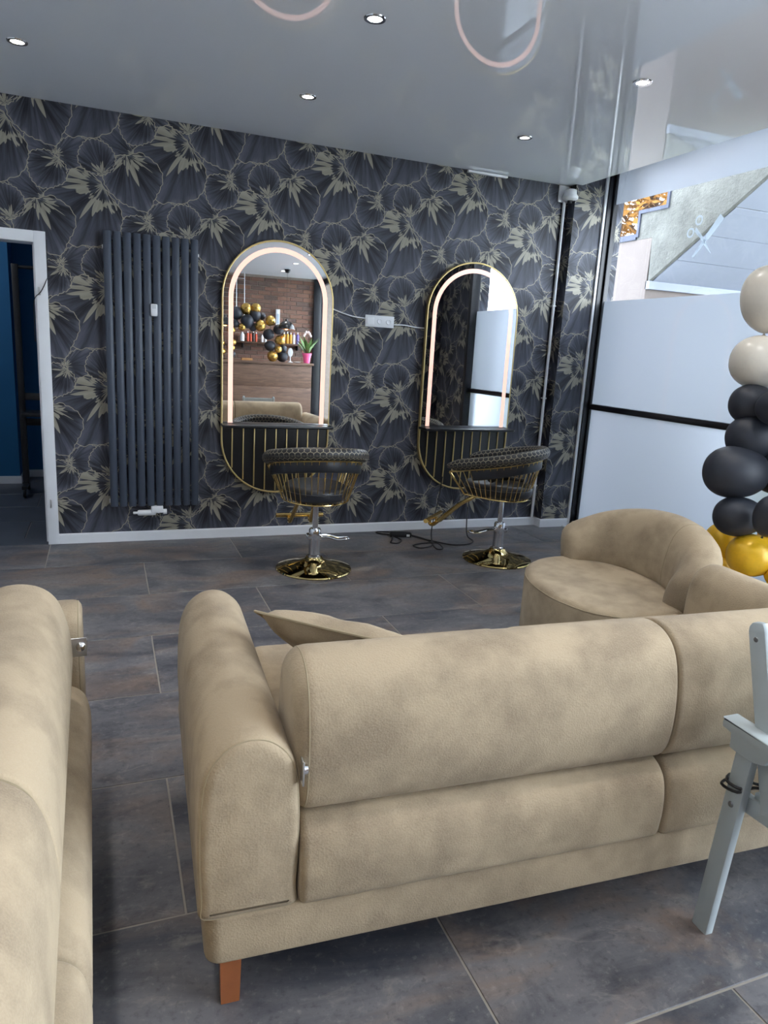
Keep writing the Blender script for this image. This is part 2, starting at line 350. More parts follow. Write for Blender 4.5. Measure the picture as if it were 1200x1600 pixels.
m_wallpaper('wallpaper_side', 'Y')

# ------------------------------------------------------------------ mesh helpers
def obj(name, geo, material, parent=None, loc=None, smooth=True, angle=38, uv=None, rot=None, scale=None):
    v, f = geo[0], geo[1]
    me = bpy.data.meshes.new(name); me.from_pydata([tuple(p) for p in v], [], f); 
    bm = bmesh.new(); bm.from_mesh(me); bmesh.ops.recalc_face_normals(bm, faces=bm.faces); bm.to_mesh(me); bm.free()
    if len(geo) > 2:
        l = me.uv_layers.new(name='UVMap')
        for lp in me.loops: l.data[lp.index].uv = geo[2][lp.vertex_index]
    if smooth:
        me.polygons.foreach_set('use_smooth', [True]*len(me.polygons)); me.set_sharp_from_angle(angle=radians(angle))
    me.materials.append(MATS[material])
    return link(name, me, parent, loc, rot, scale)
def link(name, me, parent=None, loc=None, rot=None, scale=None):
    o = bpy.data.objects.new(name, me); C.objects.link(o)
    if parent: o.parent = parent
    if loc is not None: o.location = loc
    if rot is not None: o.rotation_euler = rot
    if scale is not None: o.scale = scale
    return o
def thing(name, label, cat, loc=(0, 0, 0), rotz=0.0, group=None):
    o = bpy.data.objects.new(name, None); C.objects.link(o); o.location = loc; o.rotation_euler = (0, 0, rotz); o.empty_display_size = 0.1
    return tag(o, label, cat, group)
def tag(o, label, cat, group=None):
    o['label'] = label; o['category'] = cat
    if group: o['group'] = group
    return o
def struct(o, label=None):
    o['kind'] = 'structure'
    if label: o['label'] = label
    return o
def root(name, loc=(0, 0, 0)):
    o = bpy.data.objects.new(name, None); C.objects.link(o); o.location = loc; o['kind'] = 'structure'; o.empty_display_size = 0.1; return o
def copy_tree(o, parent=None):
    c = o.copy(); C.objects.link(c)
    if parent: c.parent = parent
    for ch in list(o.children): copy_tree(ch, c)
    return c
def join(*gs):
    v, f = [], []
    for g in gs:
        n = len(v); v += list(g[0]); f += [tuple(i+n for i in q) for q in g[1]]
    return v, f
def xf(g, M=None, t=(0, 0, 0), rz=0.0, rx=0.0, ry=0.0):
    if M is None: M = Matrix.Translation(t) @ Matrix.Rotation(rz, 4, 'Z') @ Matrix.Rotation(ry, 4, 'Y') @ Matrix.Rotation(rx, 4, 'X')
    return ([M @ Vector(p) for p in g[0]],) + tuple(g[1:])
def box(x0, x1, y0, y1, z0, z1):
    v = [(x0, y0, z0), (x1, y0, z0), (x1, y1, z0), (x0, y1, z0), (x0, y0, z1), (x1, y0, z1), (x1, y1, z1), (x0, y1, z1)]
    return v, [(0, 3, 2, 1), (4, 5, 6, 7), (0, 1, 5, 4), (1, 2, 6, 5), (2, 3, 7, 6), (3, 0, 4, 7)]
def offs(poly, d):
    n = len(poly); out = []
    A = sum(poly[i][0]*poly[(i+1) % n][1]-poly[(i+1) % n][0]*poly[i][1] for i in range(n)); sgn = 1 if A > 0 else -1
    for i in range(n):
        p, a, b = poly[i], poly[i-1], poly[(i+1) % n]
        e1 = (p[0]-a[0], p[1]-a[1]); e2 = (b[0]-p[0], b[1]-p[1])
        l1 = math.hypot(*e1) or 1e-9; l2 = math.hypot(*e2) or 1e-9
        nx = -(e1[1]/l1+e2[1]/l2)*sgn; ny = (e1[0]/l1+e2[0]/l2)*sgn; q = nx*nx+ny*ny
        if q < 1e-6: nx, ny, q = 0, 0, 1
        k = min(2*d/q, 2.0*d/sqrt(q)) if q else 0
        out.append((p[0]+nx*k, p[1]+ny*k))
    return out
def loft(poly, secs, mapf=lambda a, b, t: (a, b, t)):
    """closed outline swept through sections (t, inset)"""
    v, f, n = [], [], len(poly)
    for t, ins in secs: v += [mapf(a, b, t) for a, b in (offs(poly, ins) if ins else poly)]
    for s in range(len(secs)-1):
        for i in range(n):
            j = (i+1) % n; f.append((s*n+i, s*n+j, (s+1)*n+j, (s+1)*n+i))
    f.append(tuple(range(n))[::-1]); f.append(tuple((len(secs)-1)*n+i for i in range(n)))
    return v, f
def rsecs(t0, t1, r, k=4, r1=None, mid=0):
    r1 = r if r1 is None else r1
    s = [(t0+r*(1-cos(a)), r*(1-sin(a))) for a in [pi/2*i/k for i in range(k+1)]] if r > 0 else [(t0, 0)]
    s += [(t0+r+(t1-t0-r-r1)*i/(mid+1), 0) for i in range(1, mid+1)]
    s += [(t1-r1*(1-sin(a)), r1*(1-cos(a))) for a in [pi/2*i/k for i in range(k+1)]] if r1 > 0 else [(t1, 0)]
    return s
def rrect(x0, x1, y0, y1, r, k=4):
    r = max(min(r, (x1-x0)/2-1e-4, (y1-y0)/2-1e-4), 1e-4); o = []
    for cx, cy, a0 in ((x1-r, y1-r, 0), (x0+r, y1-r, pi/2), (x0+r, y0+r, pi), (x1-r, y0+r, 1.5*pi)):
        o += [(cx+r*cos(a0+pi/2*i/k), cy+r*sin(a0+pi/2*i/k)) for i in range(k+1)]
    return o
def slab(poly, z0, z1, r=0.004, k=2): return loft(poly, rsecs(z0, z1, r, k))
def rbox(x0, x1, y0, y1, z0, z1, r=0.004, rc=None, k=2, kc=3): return slab(rrect(x0, x1, y0, y1, rc if rc else r, kc), z0, z1, r, k)
def smooth_poly(pts, n=6, closed=True):
    o = []; m = len(pts)
    rng = range(m) if closed else range(m-1)
    for i in rng:
        g = (lambda j: pts[j % m]) if closed else (lambda j: pts[max(0, min(m-1, j))])
        p0, p1, p2, p3 = g(i-1), g(i), g(i+1), g(i+2)
        for k in range(n):
            t = k/n
            o.append(tuple(0.5*((2*b)+(c-a)*t+(2*a-5*b+4*c-d)*t*t+(3*b-a-3*c+d)*t**3) for a, b, c, d in zip(p0, p1, p2, p3)))
    if not closed: o.append(tuple(pts[-1]))
    return o
def frames(pts, closed=False, upv=None):
    P = [Vector(p) for p in pts]; n = len(P); T = []
    for i in range(n):
        a = P[i-1] if (i or closed) else P[i]; b = P[(i+1) % n] if (i < n-1 or closed) else P[i]
        T.append((b-a).normalized())
    if upv is not None:
        F = []
        for i in range(n):
            s = T[i].cross(Vector(upv)).normalized(); F.append((s, s.cross(T[i]).normalized()))
        return P, F
    u = T[0].orthogonal().normalized(); F = []
    for i in range(n):
        if i: u = (u-T[i]*u.dot(T[i])); u = u.normalized() if u.length > 1e-6 else T[i].orthogonal().normalized()
        F.append((u, T[i].cross(u)))
    return P, F
def tube(pts, r, n=8, closed=False):
    P, F = frames(pts, closed); v, f = [], []; m = len(P)
    for p, (a, b) in zip(P, F): v += [p+r*(cos(2*pi*i/n)*a+sin(2*pi*i/n)*b) for i in range(n)]
    for s in range(m if closed else m-1):
        t = (s+1) % m
        for i in range(n): j = (i+1) % n; f.append((s*n+i, s*n+j, t*n+j, t*n+i))
    if not closed: f += [tuple(range(n))[::-1], tuple((m-1)*n+i for i in range(n))]
    return v, f
def sweep(pts, prof, upv=(0, 0, 1), closed=False, scales=None, uv=False):
    """profile (side, up) carried along a path"""
    P, F = frames(pts, closed, upv); n = len(prof); v, f, UV = [], [], []; m = len(P)
    L = 0.0; per = [0]
    for i in range(n): per.append(per[-1]+math.dist(prof[i], prof[(i+1) % n]))
    for k, (p, (a, b)) in enumerate(zip(P, F)):
        if k: L += (P[k]-P[k-1]).length
        s = scales[k] if scales else 1.0
        v += [p+s*(x*a+y*b) for x, y in prof]; UV += [(L, per[i]) for i in range(n)]
    for s in range(m if closed else m-1):
        t = (s+1) % m
        for i in range(n): j = (i+1) % n; f.append((s*n+i, s*n+j, t*n+j, t*n+i))
    if not closed: f += [tuple(range(n))[::-1], tuple((m-1)*n+i for i in range(n))]
    return (v, f, UV) if uv else (v, f)
def lathe(prof, n=24):
    v, f, m = [], [], len(prof)
    for r, z in prof: v += [(r*cos(2*pi*i/n), r*sin(2*pi*i/n), z) for i in range(n)]
    for s in range(m-1):
        for i in range(n): j = (i+1) % n; f.append((s*n+i, s*n+j, (s+1)*n+j, (s+1)*n+i))
    if prof[0][0] > 1e-5: f.append(tuple(range(n))[::-1])
    if prof[-1][0] > 1e-5: f.append(tuple((m-1)*n+i for i in range(n)))
    return v, f
def cyl(r, z0, z1, n=16, b=0.002):
    return lathe([(r-b, z0), (r, z0+b), (r, z1-b), (r-b, z1)], n)
def bar(a, b, w, h, r=0.004, upv=(0, 0, 1)):
    return sweep([a, b], rrect(-w/2, w/2, -h/2, h/2, r, 2), upv)
def ell(rx, ry, n=20): return [(rx*cos(2*pi*i/n), ry*sin(2*pi*i/n)) for i in range(n)]
# ------------------------------------------------------------------ the room
floor = struct(obj('floor', box(XL, 3.95, YF, YB, -0.12, -0.0022), 'grout', smooth=False), 'dark slate tile floor laid in staggered rows')
ty = 4.63; rows = []
k = 0
while ty > YF-0.61: rows.append((ty, 0.835 - (0.62 if k % 2 else 0) - 0.012*k)); ty -= 0.61; k += 1
TL, TW, GAP = 1.21, 0.61, 0.006
tile_full = None; tcache = {}
for y0, off in rows:
    ya, yb = max(y0, YF), min(y0+TW, YB)
    x = off - 1.21*4
    while x < 3.95:
        xa, xb = max(x, XL), min(x+TL, 3.95)
        if xb-xa > 0.03 and yb-ya > 0.03:
            w, h = round(xb-xa-GAP, 3), round(yb-ya-GAP, 3)
            key = (w, h)
            if key not in tcache:
                o = obj('tile', loft([(-w/2, -h/2), (w/2, -h/2), (w/2, h/2), (-w/2, h/2)], [(-0.008, 0), (-0.0012, 0), (0, 0.0012)]), 'slate_tile', floor, smooth=False)
                tcache[key] = o.data; o.location = ((xa+xb)/2, (ya+yb)/2, 0)
            else: link('tile', tcache[key], floor, ((xa+xb)/2, (ya+yb)/2, 0))
        x += TL
ceiling = struct(obj('ceiling', box(XL, 3.56, YF, YB, CZ, CZ+0.2), 'stretch_ceiling', smooth=False), 'glossy grey stretch ceiling mirroring the room')
struct(obj('trim_1', box(3.56, 4.05, YF, YB+0.1, CZ+0.2, CZ+0.28), 'white_paint', smooth=False), 'white top of the niche over the window')
DX0, DX1, DZ = -1.27, -0.388, 1.957
struct(obj('wall_back', join(box(XL-0.15, DX0-0.03, YB, YB+0.15, 0, CZ+0.2), box(DX0-0.03, DX1+0.03, YB, YB+0.15, DZ+0.03, CZ+0.2), box(DX1+0.03, 4.05, YB, YB+0.15, 0, CZ+0.2)), 'wallpaper_back', smooth=False), 'dark wallpaper with gold-edged fan flowers')
struct(obj('wall_left', box(XL-0.15, XL, YF, YB, 0, CZ+0.2), 'wall_paint', smooth=False), 'plain light side wall')
col = obj('wall_corner', box(3.505, 3.785, 5.09, YB, 0, CZ+0.2), 'wallpaper_back', smooth=False)
col.data.materials.append(MATS['wallpaper_side'])
for p in col.data.polygons:
    if abs(p.normal.x) > 0.9: p.material_index = 1
struct(col, 'narrow wallpapered column in the corner beside the window')
wr_ = struct(obj('wall_right', join(box(XW-0.02, 4.05, 2.15, 2.93, 0, CZ+0.2), box(XE-0.02, 4.05, 1.6, 2.15, 0, CZ+0.2)), 'wallpaper_side', smooth=False), 'wallpapered pier between the windows')
wr_.data.materials.append(MATS['wallpaper_back'])
for p in wr_.data.polygons:
    if abs(p.normal.y) > 0.9: p.material_index = 1
# brick wall behind the camera, seen in the mirror
wf = struct(obj('wall_front', box(XL-0.15, XE+0.4, YF-0.15, YF, 0, CZ+0.2), 'mortar', smooth=False), 'red brown brick wall behind the reception counter')
bm_full = None; BW, BH, BP = 0.225, 0.064, 0.076
bcache = {}
restv = []
for r in range(37):
    z = 0.01+r*BP
    if z+BH > CZ: continue
    x = XL + 0.01 - (0.12 if r % 2 else 0)
    while x < XE-0.14:
        a, b = max(x, XL+0.005), min(x+BW, XE-0.14)
        if b-a > 0.04:
            dy = random.uniform(0.006, 0.014)
            if z > 1.18 and a > 0.98:
                key = round(b-a, 3)
                if key not in bcache:
                    o = obj('brick', xf(loft([(-key/2, -BH/2), (key/2, -BH/2), (key/2, BH/2), (-key/2, BH/2)], [(0, 0), (0.010, 0), (0.014, 0.004)], lambda p, q, t: (p, t, q))), 'brick_face', wf, smooth=False)
                    bcache[key] = o.data; o.location = ((a+b)/2, YF-0.003+dy*0.5, z+BH/2)
                else: link('brick', bcache[key], wf, ((a+b)/2, YF-0.003+dy*0.5, z+BH/2))
            else: restv.append(box(a, b, YF-0.003, YF+dy, z, z+BH))
        x += BW+0.012
o = obj('brick_field', join(*restv), 'brick_face', wf, smooth=False); o['kind'] = 'stuff'

# baseboards
bp = lambda L: loft([(0, 0), (0.014, 0), (0.014, 0.062), (0.010, 0.070), (0, 0.070)], [(0, 0), (L, 0)], lambda a, b, t: (t, -a, b))
struct(obj('baseboard_back', xf(bp(3.505-0.014+0.32), t=(-0.32, YB, 0)), 'white_paint', angle=20), 'white baseboard under the wallpaper')
struct(obj('baseboard_right', join(xf(bp(0.29), t=(3.491, 5.09, 0)), xf(bp(0.09), t=(3.505, YB, 0), rz=-pi/2)), 'white_paint', angle=20), 'white baseboard round the corner column')

# doorway at the left
door = root('door_1', (-0.83, YB, 0)); door['label'] = 'white door frame round an open doorway'
for nm, b_ in (('jamb', (DX1, DX1+0.068, YB-0.018, YB+0.16, 0, DZ+0.068)), ('jamb', (DX0-0.068, DX0, YB-0.018, YB+0.16, 0, DZ+0.068)), ('head', (DX0, DX1, YB-0.018, YB+0.16, DZ, DZ+0.068))):
    obj(nm, xf(rbox(b_[0], b_[1], b_[2], b_[3], b_[4], b_[5], 0.003), t=(0.83, -YB, 0)), 'white_paint', door)
obj('rebate', xf(box(DX1-0.014, DX1, YB+0.05, YB+0.16, 0, DZ), t=(0.83, -YB, 0)), 'white_paint', door, smooth=False)
obj('hinge', xf(rbox(DX1+0.012, DX1+0.028, YB-0.024, YB-0.016, 1.64, 1.69, 0.002), t=(0.83, -YB, 0)), 'zinc', door)
obj('strike_plate', xf(rbox(DX1+0.020, DX1+0.034, YB-0.021, YB-0.016, 0.255, 0.315, 0.002), t=(0.83, -YB, 0)), 'zinc', door)
obj('threshold', xf(box(DX0, DX1, YB-0.01, YB+0.16, -0.01, 0.004), t=(0.83, -YB, 0)), 'dark_tile', door, smooth=False)
tag(obj('door_wire', tube(smooth_poly([(-0.315, YB-0.006, 1.98), (-0.318, YB-0.01, 1.78), (-0.33, YB-0.022, 1.72), (-0.36, YB-0.026, 1.66), (-0.395, YB-0.02, 1.62), (-0.41, YB+0.05, 1.55), (-0.412, YB+0.06, 1.35)], 5, False), 0.0028, 6), 'black_cable'), 'thin dark wire hanging over the white door jamb', 'wire')
# room behind the doorway
YR = YB+0.15
fr2 = struct(obj('floor_back_room', box(-2.2, 0.5, YR, 7.9, -0.12, -0.008), 'grout', smooth=False), 'dark tiled floor of the room behind the doorway')
tm = None
for i in range(3):
    for j in range(5):
        l = (-1.9+i*0.9+(0.45 if j % 2 else 0), YR+0.26+j*0.52, 0)
        if l[0] > 0.1: continue
        if tm is None: o = obj('tile', loft([(-0.447, -0.257), (0.447, -0.257), (0.447, 0.257), (-0.447, 0.257)], [(-0.01, 0), (-0.002, 0), (0, 0.002)]), 'dark_tile', fr2, l, smooth=False); tm = o.data
        else: link('tile', tm, fr2, l)
struct(obj('wall_back_room', join(box(-2.35, -0.77, 7.40, 8.1, 0, 2.5), box(-0.77, 0.65, 7.75, 8.1, 0, 2.5), box(-2.35, -2.2, YR, 7.4, 0, 2.5), box(0.5, 0.65, YR, 7.75, 0, 2.5)), 'blue_wall', smooth=False), 'deep blue walls of the room behind the doorway')
struct(obj('ceiling_back_room', box(-2.35, 0.65, YR, 8.1, 2.5, 2.6), 'wall_paint', smooth=False), 'ceiling of the dark room behind the doorway')
bl = thing('fill_lamp', 'added fill lamp that brightens the room behind the doorway', 'lamp', (-1.5, 6.2, 2.5))  # added lamp, lifts the blue walls behind the doorway out of the dark
obj('canopy', lathe([(0.0, 0.0), (0.12, 0.0), (0.12, -0.02), (0.0, -0.02)], 20), 'white_plastic', bl)
obj('diffuser', lathe([(0.11, -0.021), (0.10, -0.05), (0.05, -0.07), (0.0, -0.075)], 20), 'lamp_glow_dim', bl)
l_ = bpy.data.lights.new('back_room_fill', 'POINT'); l_.energy = 8; l_.shadow_soft_size = 0.1; l_.color = (0.9, 0.95, 1.0)
lo_ = bpy.data.objects.new('back_room_fill', l_); C.objects.link(lo_); lo_.parent = bl; lo_.location = (0, 0, -0.2)
struct(obj('baseboard_back_room', join(box(-2.2, -0.756, 7.386, 7.40, 0, 0.07), box(-0.77, -0.756, 7.40, 7.736, 0, 0.07), box(-0.77, 0.5, 7.736, 7.75, 0, 0.07)), 'white_paint', smooth=False), 'white baseboard along the blue wall')

# conduit and junction box by the column
cd = thing('conduit_pipe', 'white conduit pipe running down the wall beside the corner column', 'pipe', (3.455, YB, 0))
obj('pipe', tube([(0.005, -0.018, 0.07), (0.0, -0.018, 2.66)], 0.0125, 12), 'white_plastic', cd)
for z in (0.35, 1.1, 1.85): obj('clip', box(-0.017, 0.017, -0.034, 0.0, z, z+0.012), 'white_plastic', cd, smooth=False)
jb = thing('junction_fitting', 'white round pipe fitting with side lug under the ceiling', 'fitting', (3.46, YB, 2.66))
obj('back_plate', rbox(-0.06, 0.03, -0.016, 0, -0.01, 0.115, 0.003), 'white_plastic', jb)
obj('collar', xf(lathe([(0.02, 0), (0.045, 0.0), (0.062, 0.012), (0.062, 0.03), (0.05, 0.045), (0.046, 0.075), (0.04, 0.08), (0.0, 0.082)], 24), t=(0.012, -0.066, 0.0)), 'white_plastic', jb)
obj('lug', rbox(0.06, 0.115, -0.078, -0.054, 0.008, 0.018, 0.003), 'white_plastic', jb)
obj('plug', xf(cyl(0.018, -0.022, 0.0, 12), t=(0.012, -0.066, 0.0)), 'black_matte', jb)
tag(obj('ceiling_vent_strip', rbox(2.58, 2.92, YB-0.03, YB-0.002, CZ-0.022, CZ-0.004, 0.003), 'white_plastic'), 'thin white strip tucked under the ceiling edge on the wallpaper', 'strip')

# window with frosted film
w1 = root('window_1', (XW, 4.0, 0)); w1['label'] = 'black framed window with frosted film'
def wp(nm, b_, mt='frame_black', r=0.004): return obj(nm, xf(rbox(*b_, r), t=(-XW, -4.0, 0)), mt, w1)
wp('post', (3.80, 3.905, 5.065, 5.13, 0, 2.98)); wp('post', (3.80, 3.905, 2.93, 2.995, 0, 2.98))
wp('stop', (3.845, 3.868, 5.045, 5.065, 0.05, 2.93)); wp('sill_rail', (3.80, 3.905, 2.995, 5.065, 0.0, 0.05)); wp('head_rail', (3.82, 3.905, 2.995, 5.065, 2.93, 2.98))
wp('crossbar', (3.845, 3.905, 2.995, 5.065, 1.032, 1.078))
wp('seal', (3.776, 3.801, 5.074, 5.092, 0.0, 2.98), 'white_plastic', 0.003)
wp('sill', (3.72, 3.81, 2.995, 5.075, 0.0, 0.012), 'white_paint', 0.003)
def pane(nm, x, y0, y1, z0, z1, mt):
    return obj(nm, ([(x-XW, y0-4, z0), (x-XW, y1-4, z0), (x-XW, y1-4, z1), (x-XW, y0-4, z1)], [(0, 1, 2, 3)]), mt, w1, smooth=False)
pane('pane', 3.885, 2.995, 5.065, 1.078, 2.93, 'clear_glass'); pane('pane', 3.885, 2.995, 5.065, 0.05, 1.032, 'clear_glass')
pane('frosted_film', 3.881, 2.995, 5.065, 0.05, 1.032, 'frosted_film'); pane('frosted_film', 3.881, 2.995, 5.065, 1.078, 1.92, 'frosted_film'); pane('frosted_film', 3.881, 2.995, 5.065, 2.67, 2.93, 'frosted_film')

# glazed entrance front behind the camera
w2 = root('window_2', (XE, -0.75, 0)); w2['label'] = 'black framed glazed entrance front'
def wq(nm, b_, mt='frame_black', r=0.004): return obj(nm, xf(rbox(*b_, r), t=(-XE, 0.75, 0)), mt, w2)
for y in (-3.1, -1.95, -0.8, 0.4, 1.53): wq('post', (XE-0.03, XE+0.04, y, y+0.07, 0, CZ))
wq('corner_post', (XE-0.17, XE-0.03, -3.1, -3.02, 0, CZ), r=0.005)
wq('sill_rail', (XE-0.03, XE+0.04, -3.03, 1.6, 0, 0.06)); wq('head_rail', (XE-0.03, XE+0.04, -3.03, 1.6, 2.68, CZ))
for a, b in ((-3.03, -1.95), (-1.88, -0.8), (-0.73, 0.4), (0.47, 1.53)):
    obj('pane', ([(0, a+0.75, 0.06), (0, b+0.75, 0.06), (0, b+0.75, 2.68), (0, a+0.75, 2.68)], [(0, 1, 2, 3)]), 'clear_glass', w2, smooth=False)
obj('door_handle', tube([(-0.03, -1.92+0.75, 1.0), (-0.07, -1.92+0.75, 1.0), (-0.07, -1.92+0.75, 1.35), (-0.03, -1.92+0.75, 1.35)], 0.01, 8), 'chrome', w2)

# ------------------------------------------------------------------ outside the window
struct(obj('ground', box(4.05, 40, 2.3, 40, -0.3, -0.12), 'asphalt', smooth=False), 'dark asphalt yard outside the window')
struct(obj('ground_bounce', box(3.46, 40, -30, 2.3, -0.3, -0.12), 'bounce_paving', smooth=False), 'unseen ground outside the entrance, made pale to bounce daylight inside')  # unseen ground, split off and kept pale to bounce daylight onto the ceiling
struct(obj('wall_outside', join(box(4.6, 6.6, 5.44, 8.5, -0.12, 2.54)), 'peach_plaster', smooth=False), 'pale plastered wall at the foot of the outdoor stair')
st = thing('outdoor_staircase', 'rough concrete staircase outside the window with white underside', 'staircase', (4.6, 5.6, 0))
# side face: stepped top, sloping lower edge
steps = [(5.615-0.345*i, 2.565+0.2*i) for i in range(9)]
pts = [(6.3, 2.542), (6.3, 2.565)]
for y, z in steps: pts += [(y, z), (y, z+0.2)]
yl, zl = pts[-1]
pts += [(yl-0.3, zl), (yl-0.3, 2.163+(5.42-(yl-0.3))*0.60), (5.42, 2.163), (5.44, 2.542)]
loc = lambda g: xf(g, t=(-4.6, -5.6, 0))
obj('stringer', loc(loft([(y, z) for y, z in pts], [(4.6, 0), (4.9, 0)], lambda a, b, t: (t, a, b))), 'rough_concrete', st, smooth=False)
for y, z in steps[:6]:
    obj('tread', loc(box(4.585, 6.0, y-0.345+0.03, y+0.03, z+0.2-0.0, z+0.2+0.03)), 'stone_dark', st, smooth=False)
    obj('riser', loc(box(4.585, 6.0, y, y+0.03, z, z+0.2)), 'stone_dark', st, smooth=False)
obj('tread', loc(box(4.585, 6.0, 5.645, 6.3, 2.545, 2.595)), 'stone_dark', st, smooth=False)
ang = atan2(0.60, 1.0)
for i in range(11):
    s0, s1 = i*0.33, i*0.33+0.322
    ya, za = 5.42-s0*cos(ang), 2.163+s0*sin(ang); yb_, zb = 5.42-s1*cos(ang), 2.163+s1*sin(ang)
    d = random.uniform(0, 0.008); o_ = Vector((0, sin(ang), cos(ang)))
    v = []
    for x in (4.64, 6.4):
        for (y, z) in ((ya, za), (yb_, zb)):
            v += [(x, y-o_.y*d, z-o_.z*d), (x, y+o_.y*0.05, z+o_.z*0.05)]
    obj('soffit_board', loc((v, [(0, 1, 3, 2), (4, 6, 7, 5), (0, 2, 6, 4), (1, 5, 7, 3), (0, 4, 5, 1), (2, 3, 7, 6)])), 'soffit_white', st, smooth=False)
obj('soffit_edge', loc(box(4.6, 6.4, 5.40, 5.45, 2.10, 2.17)), 'soffit_white', st, smooth=False)
def leaf_cloud(centre, rad, n, size, seed):
    rn = random.Random(seed); v, f = [], []
    for i in range(n):
        while True:
            p = Vector((rn.uniform(-1, 1), rn.uniform(-1, 1), rn.uniform(-1, 1)))
            if p.length < 1: break
        p = Vector((p.x*rad[0], p.y*rad[1], p.z*rad[2]))+Vector(centre)
        a = Vector((rn.gauss(0, 1), rn.gauss(0, 1), rn.gauss(0, 1))).normalized(); b = a.orthogonal().normalized(); s = size*rn.uniform(0.6, 1.3)
        k = len(v); v += [p-a*s, p+b*s*0.5, p+a*s, p-b*s*0.5]; f.append((k, k+1, k+2, k+3))
    return v, f
tr = thing('golden_tree', 'autumn tree with golden leaves beyond the outdoor stair', 'tree', (9.5, 11.5, -0.12))
o = obj('foliage', leaf_cloud((0, 0, 5.2), (2.6, 3.2, 2.9), 15000, 0.10, 3), 'gold_leaf', tr, smooth=False); o['kind'] = 'stuff'
obj('trunk', tube([(0, 0, 0), (0.05, 0.05, 1.5), (0, -0.1, 3.2), (0.1, 0, 5.0)], 0.14, 8), 'bark', tr)
for a in range(7):
    obj('branch', tube([(0, 0, 2.6+0.3*a), (0.9*cos(a*2.1), 0.9*sin(a*2.1), 3.5+0.35*a), (1.7*cos(a*2.1+0.3), 2.0*sin(a*2.1+0.3), 4.2+0.35*a)], 0.035, 6), 'bark', tr)
for i, (x, y, h, lb) in enumerate([(5.5, 3.9, 0.8, 'yellow green shrub outside the frosted window near the stair'), (5.6, 2.6, 0.95, 'yellow green shrub outside the frosted window farther from the stair')]):
    hb = thing('garden_shrub', lb, 'shrub', (x, y, -0.12), 0, 'garden shrubs')
    o = obj('foliage', leaf_cloud((0, 0, h), (0.5, 0.55, h), 1800, 0.08, 20+i), 'green_leaf', hb, smooth=False); o['kind'] = 'stuff'
    obj('stem', tube([(0, 0, 0), (0.02, 0, h)], 0.03, 6), 'bark', hb)

# stickers on the glass
def decal(pts2, x=3.876, t=0.0008): return loft(pts2, [(x-t, 0), (x, 0)], lambda a, b, q: (q, a, b))
def seg(a, b, w0, w1):
    dx, dy = b[0]-a[0], b[1]-a[1]; l = math.hypot(dx, dy); nx, ny = -dy/l, dx/l
    return [(a[0]+nx*w0, a[1]+ny*w0), (a[0]-nx*w0, a[1]-ny*w0), (b[0]-nx*w1, b[1]-ny*w1), (b[0]+nx*w1, b[1]+ny*w1)]
def ring2(c, r0, r1, n=20):
    v, f = [], []
    for i in range(n):
        a = 2*pi*i/n
        for r in (r0, r1):
            for x in (3.8752, 3.876): v.append((x, c[0]+r*cos(a), c[1]+r*sin(a)))
    for i in range(n):
        j = (i+1) % n; A, B = i*4, j*4
        f += [(A, B, B+1, A+1), (A+2, A+3, B+3, B+2), (A, A+2, B+2, B), (A+1, B+1, B+3, A+3)]
    return v, f
sk = thing('window_sticker', 'grey crossed comb and scissors sticker on the upper glass', 'sticker', (3.88, 4.0, 2.0))
sl = lambda g: xf(g, t=(-3.88, -4.0, -2.0))
